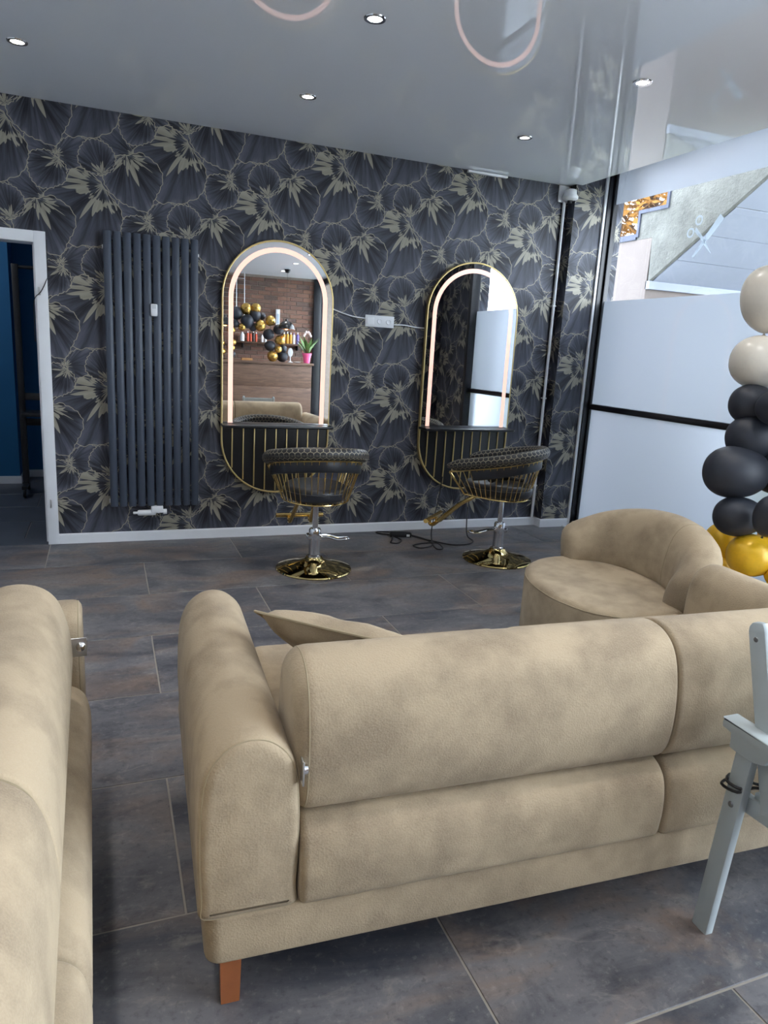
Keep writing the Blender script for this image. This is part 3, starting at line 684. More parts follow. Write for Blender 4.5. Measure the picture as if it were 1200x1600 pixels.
def BALLOONS():
    D_ = (-0.93, 0.36, 0.0); g = 'balloon column by the window'
    L = [('balloon_white', (3.05, 2.705, 1.771), 0.135, 1.2, (0, 0, 1), 'big white confetti balloon at the top of the balloon column'),
         ('balloon_white', (3.0, 2.64, 1.47), 0.126, 1.19, D_, 'white confetti balloon resting on the black balloons'),
         ('balloon_white', (3.12, 2.60, 1.62), 0.085, 1.1, (0.3, -0.3, 0.6), 'small white balloon squeezed between the two big white ones'),
         ('balloon_black', (2.95, 2.606, 1.267), 0.096, 1.18, D_, 'uppermost black balloon, just below the white ones'),
         ('balloon_black', (2.90, 2.44, 1.265), 0.085, 1.1, (0.1, -0.9, 0.1), 'black balloon at the photo edge beside the uppermost black one'),
         ('balloon_black', (2.95, 2.558, 1.11), 0.109, 1.3, D_, 'black balloon second from the top of the black stack'),
         ('balloon_black', (2.85, 2.543, 0.943), 0.127, 1.25, D_, 'largest black balloon, sticking out farthest to the left'),
         ('balloon_black', (3.02, 2.47, 0.955), 0.11, 1.1, (0.6, -0.7, 0.2), 'black balloon half hidden behind the largest black one'),
         ('balloon_black', (2.85, 2.489, 0.735), 0.097, 1.25, D_, 'lowest black balloon resting on the gold ones'),
         ('balloon_black', (2.80, 2.275, 0.785), 0.08, 1.25, (0, -0.3, 1), 'black balloon at the photo edge just above the gold balloons'),
         ('balloon_gold', (3.0, 2.683, 0.55), 0.098, 1.02, D_, 'gold balloon left of the others under the lowest black one'),
         ('balloon_gold', (2.90, 2.414, 0.558), 0.103, 1.2, D_, 'large gold balloon in front at the bottom of the column'),
         ('balloon_gold', (3.07, 2.469, 0.633), 0.073, 1.0, (0.5, -0.5, 0.5), 'small gold balloon peeping out behind the lowest black one'),
         ('balloon_gold', (2.98, 2.663, 0.425), 0.07, 1.3, D_, 'gold balloon just showing above the sofa arm'),
         ('balloon_gold', (2.97, 2.30, 0.49), 0.078, 1.05, (0.5, -0.7, 0), 'gold balloon at the bottom right photo edge'),
         ('balloon_gold', (2.93, 2.50, 0.31), 0.11, 1.1, (-0.5, -0.5, 0.2), 'gold balloon low in the column behind the lounge chair'),
         ('balloon_gold', (2.98, 2.45, 0.115), 0.105, 1.08, (0.9, 0.2, 0.0), 'gold balloon standing on the floor under the column')]
    for i, (mt, p, r, el, d, lb) in enumerate(L):
        b = balloon(mt, p, r, el, d, lb, g)
        if mt == 'balloon_white' and i < 2:
            rn = random.Random(40+i)
            for q in range(9):
                a = rn.uniform(0.35, 1.2); w = rn.uniform(0, 2*pi)
                n_ = Vector((sin(a)*cos(w), sin(a)*sin(w), cos(a)))*0.985
                e = obj('confetti_dot', lathe([(0.0, 0.004), (0.045, 0.0), (0.0, -0.004)], 8), 'confetti', b, n_)
                e.rotation_mode = 'QUATERNION'; e.rotation_quaternion = n_.to_track_quat('Z', 'Y')
obj('comb', sl(join(decal(seg((3.926, 2.424), (4.04, 2.296), 0.026, 0.022)), decal(seg((4.04, 2.296), (4.142, 2.182), 0.013, 0.010)))), 'vinyl_grey', sk, smooth=False)
obj('scissors', sl(join(decal(seg((4.150, 2.375), (4.065, 2.285), 0.007, 0.012)), decal(seg((4.065, 2.285), (3.977, 2.189), 0.014, 0.001)), decal(seg((4.155, 2.36), (4.10, 2.315), 0.006, 0.008)), ring2((4.195, 2.35), 0.022, 0.034), ring2((4.130, 2.425), 0.022, 0.034))), 'vinyl_grey', sk, smooth=False)

# ------------------------------------------------------------------ ceiling downlights
dl = None
NAMES = {(0, 0): 'near the doorway above the radiator', (1, 0): 'above the left styling chair', (2, 0): 'dim one near the conduit pipe in the corner', (1, 1): 'above the open floor between styling chair and sofa', (2, 1): 'beside the reflection of the window'}
LX, LY = (-0.348, 1.105, 2.515), (4.27, 3.19, 2.11, 1.03, -0.05, -1.13, -2.21)
for j, y in enumerate(LY):
    for i, x in enumerate(LX):
        dim = (i, j) == (2, 0)
        fresh = True; lab = 'recessed round downlight ' + NAMES.get((i, j), 'in the %s row from the back wall, %s column' % (('first', 'second', 'third', 'fourth', 'fifth', 'sixth', 'seventh')[j], ('left', 'middle', 'right')[i]))
        if dl is None or dim:
            t_ = thing('downlight', lab, 'ceiling light', (x, y, CZ), 0, 'ceiling downlights')
            obj('trim_ring', lathe([(0.030, 0.0), (0.032, -0.004), (0.046, -0.004), (0.048, 0.0)], 24), 'chrome', t_)
            obj('lens', lathe([(0.0, -0.003), (0.030, -0.002), (0.031, 0.0)], 20), 'lamp_glow_dim' if dim else 'lamp_glow', t_)
            if not dim: dl = t_
        else:
            t_ = copy_tree(dl); fresh = False; t_.location = (x, y, CZ); t_['label'] = lab
        if not dim and fresh:
            l = bpy.data.lights.new('downlight_beam', 'SPOT'); l.energy = LAMP_W; l.spot_size = radians(118); l.spot_blend = 1.0; l.shadow_soft_size = 0.09; l.color = (1.0, 0.96, 0.91)
            lo = bpy.data.objects.new('downlight_beam', l); C.objects.link(lo); lo.parent = t_; lo.location = (0, 0, -0.012)

# ------------------------------------------------------------------ radiator
rd = thing('tube_radiator', 'tall anthracite vertical radiator of ten flat tubes on the wallpaper', 'radiator', (0.31, YB, 0))
tub = None
for i in range(10):
    x = -0.27+0.06*i
    if tub is None: o = obj('tube', loft(ell(0.0248, 0.013, 20), rsecs(0.268, 2.065, 0.006, 2)), 'anthracite', rd, (x, -0.075, 0)); tub = o.data
    else: link('tube', tub, rd, (x, -0.075, 0))
for z in (0.31, 2.02): obj('collector', xf(tube([(-0.285, -0.048, z), (0.285, -0.048, z)], 0.018, 12)), 'anthracite', rd)
for x in (-0.29, 0.29):
    for z in (0.30, 1.97): obj('bracket', rbox(x-0.012, x+0.012, -0.05, 0, z-0.01, z+0.01, 0.002), 'zinc', rd)
vl = thing('radiator_valve', 'white thermostatic valve under the dark radiator', 'valve', (0.31, YB, 0.22))
obj('body', rbox(-0.03, 0.05, -0.10, -0.05, 0.0, 0.048, 0.006), 'white_plastic', vl)
obj('head', xf(lathe([(0.0, -0.07), (0.016, -0.07), (0.02, -0.06), (0.021, 0.03), (0.018, 0.05), (0.0, 0.055)], 16), t=(-0.05, -0.075, 0.0), ry=pi/2), 'white_plastic', vl)
obj('tail', xf(cyl(0.009, -0.15, -0.11, 10), t=(0.0, -0.075, 0.0), ry=pi/2), 'white_plastic', vl)
obj('cap', xf(cyl(0.019, 0.05, 0.075, 14), t=(0.0, -0.075, 0.005), ry=pi/2), 'white_plastic', vl)
obj('pipe', tube([(0.02, -0.06, 0.0), (0.02, 0.0, 0.0)], 0.012, 8), 'white_plastic', vl)
sn = thing('temperature_sensor', 'small white sensor box stuck on the front of the radiator', 'sensor', (0.318, YB-0.088, 1.556))
obj('case', rbox(-0.021, 0.021, -0.022, 0, 0, 0.078, 0.006), 'white_plastic', sn)
obj('vent', join(*[box(-0.013, 0.013, -0.0228, -0.0215, 0.050+0.006*i, 0.052+0.006*i) for i in range(4)]), 'grey_paint', sn, smooth=False)

# ------------------------------------------------------------------ illuminated mirrors with shelf and slatted panel
def stadium(w, z0, z1, n=24):
    r = w/2; o = []
    o += [(r*cos(pi*i/n), z1-r+r*sin(pi*i/n)) for i in range(n+1)]
    o += [(-r*cos(pi*i/n), z0+r-r*sin(pi*i/n)) for i in range(n+1)]
    return o
SHZ = 0.845
def arch(w, zt, zb, n=28):
    r = w/2; return [(r, zb)]+[(r*cos(pi*i/n), zt-r+r*sin(pi*i/n)) for i in range(n+1)]+[(-r, zb)]
def make_mirror(name, label, x, tilt):
    t_ = thing(name, label, 'mirror', (x, YB, 0))
    ZB, ZT, wd = 0.345, 2.12, 0.79
    toy = lambda a, b, q: (a, q, b)
    obj('back_board', loft(stadium(wd, ZB, ZT), [(-0.026, 0), (-0.002, 0)], toy), 'black_satin', t_)
    path = [(a, -0.030, b) for a, b in stadium(wd, ZB, ZT)]
    obj('gold_frame', sweep(path, rrect(-0.006, 0.006, -0.017, 0.017, 0.003, 2), (0, -1, 0), closed=True), 'gold_paint', t_)
    # glass: hung a touch off square
    gl = arch(wd-0.014, ZT-0.007, SHZ+0.01)
    zc = 1.2
    g = loft(gl, [(-0.0035, 0), (0, 0)], toy)
    M = Matrix.Translation((0, -0.044, zc)) @ Matrix.Rotation(tilt[0], 4, 'Z') @ Matrix.Rotation(tilt[1], 4, 'X') @ Matrix.Translation((0, 0, -zc))
    obj('mirror_glass', xf(g, M=M), 'mirror_silver', t_, smooth=False)
    a1, a2 = arch(wd-0.086, ZT-0.043, SHZ+0.012), arch(wd-0.152, ZT-0.076, SHZ+0.012)
    n = len(a1); v = [(a, -0.0045, b) for a, b in a1]+[(a, -0.0045, b) for a, b in a2]
    obj('led_strip', xf((v, [(i, i+1, n+i+1, n+i) for i in range(n-1)]), M=M), 'led_strip', t_, smooth=False)
    lo = [(a, b) for a, b in stadium(wd-0.012, ZB+0.006, ZT)]
    low = [p for p in lo if p[1] < SHZ-0.02]
    low = [(wd/2-0.006, SHZ-0.015)][:0] + sorted([p for p in low if p[0] <= 0], key=lambda p: -p[1]) + sorted([p for p in low if p[0] > 0], key=lambda p: p[1])
    low = [(-(wd/2-0.006), SHZ-0.012)]+low+[(wd/2-0.006, SHZ-0.012)]
    obj('lower_panel', loft(low, [(-0.034, 0.0), (-0.02, 0)], toy), 'black_satin', t_, smooth=False)
    r = wd/2
    for i in range(9):
        xs = -0.32+0.08*i
        zb = ZB+r-sqrt(max(0, (r-0.012)**2-xs*xs))+0.0
        obj('slat', rbox(xs-0.0045, xs+0.0045, -0.043, -0.033, zb, SHZ-0.013, 0.002), 'gold_paint', t_)
    obj('shelf', xf(slab(rrect(-wd/2-0.008, wd/2+0.008, -0.185, -0.004, 0.035, 6), SHZ-0.012, SHZ+0.008, 0.004)), 'black_satin', t_)
    return t_
make_mirror('salon_mirror', 'arched mirror with glowing edge reflecting the brick wall, behind left styling chair', 1.165, (radians(-1.4), -0.0095))
make_mirror('salon_mirror', 'arched mirror with glowing edge reflecting the bright window, nearer the corner', 2.712, (0, -0.004))

sp = thing('socket_strip', 'white triple wall socket between the two mirrors', 'socket', (1.943, YB, 1.59))
obj('plate', rbox(-0.116, 0.116, -0.011, 0, 0, 0.085, 0.004), 'white_plastic', sp)
obj('switch', rbox(-0.104, -0.046, -0.0145, -0.010, 0.014, 0.071, 0.002), 'white_plastic', sp)
for x in (0.0, 0.072):
    obj('socket_ring', xf(lathe([(0.016, 0.004), (0.0175, 0.005), (0.020, 0.004), (0.0205, 0.0), (0.016, -0.002), (0.0, -0.002)], 20), t=(x, -0.0125, 0.0425), rx=pi/2), 'white_plastic', sp)
    obj('socket_well', xf(lathe([(0.0, 0.001), (0.0155, 0.001), (0.0155, 0.0)], 16), t=(x, -0.0135, 0.0425), rx=pi/2), 'sticker_grey', sp)
tag(obj('power_cable', tube(smooth_poly([(1.56, YB-0.008, 1.70), (1.64, YB-0.008, 1.675), (1.73, YB-0.008, 1.655), (1.827, YB-0.008, 1.647)], 5, False), 0.0045, 8), 'white_plastic'), 'white cable from the triple socket to the left mirror', 'cable')
tag(obj('power_cable', tube(smooth_poly([(2.059, YB-0.008, 1.615), (2.15, YB-0.008, 1.618), (2.24, YB-0.008, 1.608), (2.318, YB-0.008, 1.608)], 5, False), 0.0045, 8), 'white_plastic'), 'white cable from the triple socket to the right mirror', 'cable')

# ------------------------------------------------------------------ styling chairs (front = +y)
def make_chair():
    t_ = thing('styling_chair', '', 'chair', (0, 0, 0), 0, 'styling chairs')
    obj('base', lathe([(0.0, 0.0), (0.244, 0.0), (0.248, 0.006), (0.244, 0.013), (0.20, 0.028), (0.14, 0.042), (0.09, 0.056), (0.062, 0.072), (0.052, 0.086), (0.0, 0.088)], 56), 'gold_polished', t_)
    obj('pump', lathe([(0.036, 0.083), (0.044, 0.086), (0.044, 0.096), (0.037, 0.10), (0.037, 0.195), (0.039, 0.20), (0.039, 0.265), (0.034, 0.275), (0.018, 0.277)], 28), 'chrome', t_)
    obj('piston', cyl(0.0185, 0.27, 0.46, 20), 'chrome', t_)
    lv = obj('pedal_lever', tube(smooth_poly([(0.03, 0.01, 0.225), (0.09, 0.02, 0.222), (0.16, 0.02, 0.205), (0.215, 0.02, 0.205), (0.23, -0.005, 0.205), (0.215, -0.03, 0.205), (0.15, -0.03, 0.20), (0.09, -0.02, 0.215), (0.03, -0.01, 0.22)], 4, False), 0.006, 8), 'chrome', t_)
    obj('lever_clamp', rbox(-0.052, 0.04, -0.028, 0.028, 0.205, 0.24, 0.006), 'chrome', t_)
    obj('seat_plate', rbox(-0.11, 0.11, -0.11, 0.11, 0.452, 0.468, 0.005, 0.02), 'black_matte', t_)
    seat = [(0.205*cos(a)*(1 if sin(a) < 0 else 1.0), 0.225*sin(a)*(1.0 if sin(a) < 0 else 1.15)+0.02) for a in [2*pi*i/40 for i in range(40)]]
    obj('seat', loft(seat, rsecs(0.47, 0.565, 0.035, 5)), 'black_leather', t_)
    obj('seat_piping', tube([(x*1.004, (y-0.02)*1.004+0.02, 0.53) for x, y in seat], 0.004, 6, True), 'black_leather', t_)
    # cage: rear arc, open to the front
    def upath(r, yf, n1=7, n2=26):          # straight arm, round back, straight arm; returns points and 0..1 frontness
        o = []
        for i in range(n1): o.append((-r*(1-0.10*(1-i/n1)), yf+(0.03-yf)*i/n1))
        for i in range(n2+1): a = -pi/2+pi*i/n2; o.append((r*sin(a), 0.03-r*cos(a)*0.97))
        for i in range(1, n1+1): o.append((r*(1-0.10*i/n1), 0.03+(yf-0.03)*i/n1))
        return o
    zt = lambda y: 0.757-0.118*(y+0.26)/0.58
    zb = lambda y: 0.462+0.02*(y+0.18)/0.4
    T1, B1 = upath(0.293, 0.32, 6, 20), upath(0.215, 0.22, 6, 20); n = len(T1)
    obj('top_rail', tube([(x, y, zt(y)) for x, y in T1], 0.0075, 8), 'gold_metal', t_)
    obj('bottom_rail', tube([(x, y, zb(y)) for x, y in B1], 0.006, 8), 'gold_metal', t_)
    obj('front_rail', tube([(B1[0][0], B1[0][1], zb(B1[0][1])), (B1[-1][0], B1[-1][1], zb(B1[-1][1]))], 0.006, 8), 'gold_metal', t_)
    for i in range(0, n, 1):
        p, q = B1[i], T1[i]
        obj('rod', tube([(p[0], p[1], zb(p[1])), (q[0], q[1], zt(q[1]))], 0.008 if i in (0, n-1) else 0.0036, 6), 'gold_metal', t_)
    T2 = upath(0.298, 0.335, 9, 36); m_ = len(T2)
    sc = [0.35+0.65*min(1, sin(min(1, min(i, m_-1-i)/3)*pi/2)) for i in range(m_)]
    obj('padded_roll', sweep([(x, y, zt(y)+0.042) for x, y in T2], ell(0.038, 0.040, 18), (0, 0, 1), scales=sc, uv=True), 'honeycomb_leather', t_)
    inner = [(x*0.93, 0.03+(y-0.03)*0.93, zt(y)-0.03) for x, y in T2[5:-5]]
    obj('back_pad', sweep(inner, rrect(-0.012, 0.012, -0.045, 0.035, 0.01, 3), (0, 0, 1)), 'black_leather', t_)
    # footrest towards the front
    for s in (-1, 1):
        obj('footrest_arm', tube(smooth_poly([(0.05*s, 0.17, 0.455), (0.06*s, 0.30, 0.37), (0.07*s, 0.44, 0.235), (0.075*s, 0.475, 0.205), (0.075*s, 0.50, 0.21), (0.075*s, 0.50, 0.245)], 4, False), 0.014, 8), 'gold_metal', t_)
    obj('footrest_bar', tube([(-0.17, 0.50, 0.245), (0.17, 0.50, 0.245)], 0.017, 10), 'gold_metal', t_)
    return t_
ch1 = make_chair(); ch1.location = (1.245, 4.30, 0); ch1.rotation_euler.z = radians(-3)
ch1['label'] = 'black and gold cage styling chair facing the left mirror, seen from behind'
ch2 = copy_tree(ch1); ch2.location = (2.60, 4.27, 0); ch2.rotation_euler.z = radians(46)
ch2['label'] = 'black and gold cage styling chair turned to the left, near the corner'
for c in ch2.children:
    if c.name.startswith('pedal_lever') : c.rotation_euler.z = radians(125)
    if c.name.startswith('lever_clamp'): c.rotation_euler.z = radians(125)
hd = thing('hair_dryer', 'black hair dryer lying on the seat of the right styling chair', 'hair dryer', (2.60, 4.30, 0.567), radians(30))
obj('body', xf(lathe([(0.0, -0.10), (0.024, -0.10), (0.027, -0.04), (0.036, 0.02), (0.040, 0.06), (0.030, 0.085), (0.0, 0.09)], 20), t=(0, 0, 0.041), ry=pi/2), 'black_matte', hd)
obj('nozzle', xf(lathe([(0.023, 0.0), (0.03, -0.02), (0.036, -0.05), (0.034, -0.052), (0.0, -0.04)], 16), t=(-0.10, 0, 0.041), ry=pi/2), 'black_satin', hd)
obj('handle', bar((0.045, -0.02, 0.024), (0.07, -0.15, 0.018), 0.032, 0.026, 0.01), 'black_matte', hd)

# black adapter and cable on the floor
ad = thing('power_adapter', 'black power adapter box on the floor between the styling chairs', 'adapter', (2.14, 4.98, 0), radians(-14))
obj('case', rbox(-0.085, 0.085, -0.032, 0.032, 0.0, 0.036, 0.006), 'black_matte', ad)
obj('label_patch', rbox(0.045, 0.07, -0.0335, -0.0315, 0.008, 0.026, 0.001), 'label_white', ad)
def ground(px): return px
fc_ = smooth_poly([(2.06, 5.0, 0.012), (1.99, 5.08, 0.006), (2.0, 5.13, 0.006), (2.10, 5.10, 0.006), (2.08, 4.99, 0.006), (2.02, 4.86, 0.006), (1.99, 4.80, 0.006), (2.04, 4.78, 0.006), (2.1, 4.86, 0.006), (2.07, 4.95, 0.012)], 5, False)
tag(obj('adapter_cord', tube(fc_, 0.005, 8), 'black_cable'), 'short looped black cord beside the power adapter', 'cable')
fc_ = smooth_poly([(2.22, 4.96, 0.014), (2.30, 4.84, 0.006), (2.28, 4.68, 0.006), (2.16, 4.62, 0.006), (2.13, 4.70, 0.006), (2.24, 4.74, 0.007), (2.33, 4.70, 0.014), (2.32, 4.58, 0.006), (2.27, 4.58, 0.006), (2.30, 4.72, 0.006), (2.38, 4.92, 0.03), (2.44, 5.02, 0.13), (2.50, 5.08, 0.26), (2.54, 5.12, 0.45)], 5, False)
tag(obj('adapter_cord', tube(fc_, 0.005, 8), 'black_cable'), 'black cord rising from the floor to the right mirror', 'cable')
fc_ = smooth_poly([(2.22, 4.93, 0.012), (2.34, 4.78, 0.006), (2.45, 4.66, 0.006), (2.58, 4.66, 0.006), (2.66, 4.74, 0.006), (2.67, 4.86, 0.02), (2.72, 4.98, 0.12), (2.78, 5.08, 0.25), (2.80, 5.12, 0.42)], 5, False)
tag(obj('adapter_cord', tube(fc_, 0.005, 8), 'black_cable'), 'black cord trailing along the floor behind the right styling chair', 'cable')

# ------------------------------------------------------------------ sofas (front = +y, origin at the rear left corner)
def make_sofa(name, label, w1, w2, locn, rz, group, gap=0.0, inset=0.02):
    t_ = thing(name, label, 'sofa', locn, rz, group)
    AW = 0.205; W_ = AW*2+w1+w2; x1 = AW; x2 = AW+w1; x3 = AW+w1+w2
    obj('base', rbox(0.012, W_-0.012, 0.006, 0.93, 0.13, 0.252, 0.012, 0.035, 3, 5), 'suede', t_)
    aprof = smooth_poly([(0.0, 0.30), (-0.004, 0.42), (0.002, 0.54), (0.02, 0.605), (0.06, 0.645), (0.104, 0.657), (0.148, 0.645), (0.186, 0.605), (0.203, 0.54), (0.208, 0.42), (0.204, 0.30), (0.200, 0.247), (0.104, 0.245), (0.006, 0.247)], 4)
    for x in (0.0, x3):
        a = obj('armrest', loft(aprof, rsecs(0.0, 0.955, 0.025, 4, 0.06, 8), lambda p, q, t: (p, t, q)), 'suede', t_, (x, 0, 0), angle=60)
        obj('piping', tube([(p, 0.010, q) for p, q in offs(aprof, 0.0055)], 0.0020, 6, True), 'seam', a)
    low = smooth_poly([(0.004, 0.25), (-0.014, 0.30), (-0.014, 0.37), (0.004, 0.425), (0.05, 0.452), (0.12, 0.455), (0.20, 0.452), (0.21, 0.40), (0.21, 0.29), (0.20, 0.248), (0.10, 0.246)], 5)
    bk = smooth_poly([(0.012, 0.462), (-0.012, 0.50), (-0.022, 0.57), (-0.016, 0.66), (0.006, 0.735), (0.045, 0.775), (0.10, 0.788), (0.155, 0.775), (0.20, 0.73), (0.222, 0.65), (0.232, 0.55), (0.235, 0.475), (0.19, 0.455), (0.10, 0.453), (0.04, 0.453)], 5)
    bk = [(p+inset, q) for p, q in bk]
    for i, (a, b) in enumerate(((x1+0.002, x2-0.002), (x2+0.002, x3-0.002))):
        obj('back_panel', loft(low, rsecs(a, b, 0.018, 4, None, 6), lambda p, q, t: (t, p, q)), 'suede', t_, angle=70)
        e0, e1 = (0.045, 0.012) if i == 0 else (0.012, 0.045)
        a2, b2 = a-(0.016 if i == 0 else 0), b+((0.016-gap) if i == 1 else 0)
        o = obj('back_cushion', loft(bk, rsecs(a2, b2, e0, 5, e1, 8), lambda p, q, t: (t, p, q)), 'suede', t_, angle=70)
        for xx, ins in (((a2+0.028), 0.004) if i == 0 else (a2+0.003, 0.0065), ):
            obj('piping', tube([(xx, p, q) for p, q in offs(bk, ins)], 0.0018, 6, True), 'seam', o)
        obj('seat_cushion', rbox(a+0.004, b-0.004, 0.215, 0.945, 0.25, 0.452, 0.045, 0.05, 5, 5), 'suede', t_)
    for x in (0.045, W_-0.09):
        for y in (0.03, 0.86):
            obj('leg', loft([(x, y), (x+0.046, y), (x+0.046, y+0.04), (x, y+0.04)], [(0.0, 0.004), (0.002, 0.003), (0.131, 0)]), 'wood_leg', t_, smooth=False)
    for x, s in ((x1, 1), (x3-gap*0.5, -1)):
        o = obj('hinge_plate', rbox(x-0.002, x+0.002, -0.012, 0.05, 0.545, 0.60, 0.0015, 0.001), 'zinc', t_, (0, 0, 0))
        obj('bolt', xf(lathe([(0.0, 0.014), (0.006, 0.013), (0.011, 0.009), (0.013, 0.0)], 14), t=(x+0.002*s, 0.004, 0.575), ry=s*pi/2), 'chrome', o)
    return t_
make_sofa('sofa', 'beige suede two seat sofa seen from behind in the middle foreground', 0.935, 0.84, (0.150, 1.263, 0), radians(-2.8), 'beige sofas')
make_sofa('sofa', 'beige suede sofa cropped at the left edge, standing end-on', 0.80, 0.98, (-0.048, 2.245-2.19, 0), radians(90.9), 'beige sofas', 0.085, 0.045)

def pillow_geo(s, th, n=14):
    v, f = [], []
    for side in (1, -1):
        for i in range(n+1):
            for j in range(n+1):
                a, b = i/n*2-1, j/n*2-1
                e = (1-a**4)*(1-b**4); pin = 1-0.07*(1-abs(a)**2)*abs(b)**3-0.0
                px_ = a*s*(1-0.06*(1-b*b)*abs(a)**3); py_ = b*s*(1-0.06*(1-a*a)*abs(b)**3)
                wr = 0.004*sin(9*a+3*b)*sin(7*b-2*a)*e
                v.append((px_, py_, side*(th*e**0.6+wr)))
    m = (n+1)**2
    for k in (0, m):
        for i in range(n):
            for j in range(n): f.append((k+i*(n+1)+j, k+i*(n+1)+j+1, k+(i+1)*(n+1)+j+1, k+(i+1)*(n+1)+j))
    return v, f
pw = thing('throw_pillow', 'beige pillow propped in the corner of the sofa', 'pillow', (0.64, 1.72, 0.60))
e1 = Vector((0.707, -0.707, 0)); e2 = Vector((-0.23, -0.23, 0.24)).normalized(); e3 = e1.cross(e2)
pw.rotation_euler = Matrix((e1, e2, e3)).transposed().to_euler()
o = obj('cover', pillow_geo(0.225, 0.055), 'suede', pw, angle=80)
o2 = obj('piping', tube([(a*0.226*(1-0.06*(1-b*b)*abs(a)**3), b*0.226*(1-0.06*(1-a*a)*abs(b)**3), 0) for a, b in [(-1, -1+0.2*i) for i in range(10)]+[(-1+0.2*i, 1) for i in range(10)]+[(1, 1-0.2*i) for i in range(10)]+[(1-0.2*i, -1) for i in range(10)]], 0.004, 6, True), 'seam', pw)

# rounded lounge chair with a wrap-around back
lc = thing('lounge_chair', 'rounded beige lounge chair with curved wraparound back near the balloons', 'armchair', (2.2, 2.6, 0))
L2 = lambda p: (p[0]-2.2, p[1]-2.6)
so = [L2(p) for p in smooth_poly([(1.80, 2.52), (1.81, 2.40), (1.86, 2.27), (1.98, 2.175), (2.15, 2.145), (2.32, 2.16), (2.46, 2.25), (2.53, 2.42), (2.55, 2.62), (2.50, 2.82), (2.38, 2.96), (2.20, 3.01), (2.03, 2.97), (1.91, 2.86), (1.83, 2.70)], 5)]
obj('seat', loft(so, [(0.035, 0.02), (0.05, 0.004), (0.07, 0), (0.39, 0), (0.412, 0.008), (0.424, 0.026), (0.428, 0.06)]), 'suede', lc, angle=60)
obj('piping', tube([(x, y, 0.405) for x, y in offs(so, 0.003)], 0.002, 6, True), 'seam', lc)
obj('foot_plinth', loft(offs(so, 0.05), [(0.0, 0), (0.04, 0)]), 'black_matte', lc)
path = smooth_poly([L2(p) for p in [(2.215, 2.975), (2.32, 2.94), (2.41, 2.86), (2.465, 2.73), (2.475, 2.58), (2.455, 2.44), (2.40, 2.31), (2.32, 2.235), (2.225, 2.215)]], 5, False)
n = len(path); v, f, NP = [], [], 22
for i, (x, y) in enumerate(path):
    u = i/(n-1)
    a = path[max(0, i-1)]; b = path[min(n-1, i+1)]; d = Vector((b[0]-a[0], b[1]-a[1], 0)).normalized(); nr = Vector((d.y, -d.x, 0))  # inward (left of travel is out)
    hgt = 0.085+0.205*(sin(pi*min(1, u))**0.75)
    cap = min(1.0, sqrt(max(0.0, min(u, 1-u)/0.06)))
    th = 0.090*(0.35+0.65*cap); h = 0.06+max(0.02, hgt)
    for k in range(NP):
        t2 = 2*pi*k/NP; cs, sn_ = cos(t2), sin(t2)
        px_ = math.copysign(abs(cs)**0.75, cs)*th; pz_ = math.copysign(abs(sn_)**0.75, sn_)
        zz = 0.385+h*(pz_*0.5+0.5)
        lean = 0.05*(pz_*0.5+0.5)
        p = Vector((x, y, 0))-nr*(-px_)*1.0+nr*(-lean)
        v.append((p.x, p.y, zz))
for i in range(n-1):
    for k in range(NP): j = (k+1) % NP; f.append((i*NP+k, i*NP+j, (i+1)*NP+j, (i+1)*NP+k))
f += [tuple(range(NP))[::-1], tuple((n-1)*NP+k for k in range(NP))]
obj('backrest', (v, f), 'suede', lc, angle=80)
ii = int(n*0.62)
obj('back_seam', tube([Vector(v[ii*NP+k])*1.0 for k in [q % NP for q in range(-3, 15)]], 0.0018, 6), 'seam', lc)

# ------------------------------------------------------------------ grey folding chair at the right
gc = thing('folding_chair', 'grey painted wooden folding armchair cropped at the right edge', 'chair', (1.63, 0.90, 0))
G = lambda x, y, z: (x-1.63, y-0.90, z)
XLG, XRG = 1.415, 1.845
for x in (XLG, XRG):
    s = 1 if x == XLG else -1
    lg = obj('rear_leg', bar(G(x, 1.135, 0.0), G(x, 1.095, 0.565), 0.026, 0.048, 0.004, (0, -1, 0.05)), 'grey_paint', gc, angle=30)
    for z in (0.385, 0.545): obj('bolt', xf(lathe([(0.0, 0.004), (0.006, 0.003), (0.008, 0.0)], 12), t=G(x-0.013*s, 1.135-0.07*z, z), ry=-s*pi/2), 'screw', lg)
    stl = obj('back_stile', sweep([G(x+0.027*s, 1.152, 0.840), G(x+0.027*s, 1.1513, 0.8375), G(x+0.027*s, 1.149, 0.829), G(x+0.027*s, 1.146, 0.818), G(x+0.027*s, 1.025, 0.40)], rrect(-0.014, 0.014, -0.024, 0.024, 0.006, 2), (0, -1, 0.3), scales=[0.3, 0.62, 0.9, 1, 1]), 'grey_paint', gc, angle=30)
    obj('bolt', xf(lathe([(0.0, 0.004), (0.006, 0.003), (0.008, 0.0)], 12), t=G(x+0.015*s, 1.143, 0.80), ry=-s*pi/2), 'screw', stl)
    obj('front_leg', bar(G(x, 0.72, 0.0), G(x, 0.70, 0.56), 0.026, 0.044, 0.004, (0, -1, 0)), 'grey_paint', gc, angle=30)
    ap = smooth_poly([(1.160, 0.570), (1.160, 0.592), (1.158, 0.594), (1.08, 0.594), (1.02, 0.592), (0.80, 0.592), (0.66, 0.590), (0.645, 0.579), (0.66, 0.567), (0.80, 0.567), (1.00, 0.562), (1.03, 0.540), (1.06, 0.528), (1.12, 0.528), (1.132, 0.535), (1.134, 0.566)], 2)
    obj('armrest', xf(loft([(p[0]-0.90, p[1]) for p in ap], rsecs(x-1.63-0.026, x-1.63+0.026, 0.004, 2), lambda a, b, t: (t, a, b))), 'grey_paint', gc, angle=30)
    obj('seat_rail', bar(G(x+0.027*s, 1.105, 0.39), G(x+0.027*s, 0.68, 0.405), 0.022, 0.045, 0.004), 'grey_paint', gc, angle=30)
xa, xb = XLG+0.04, XRG-0.04
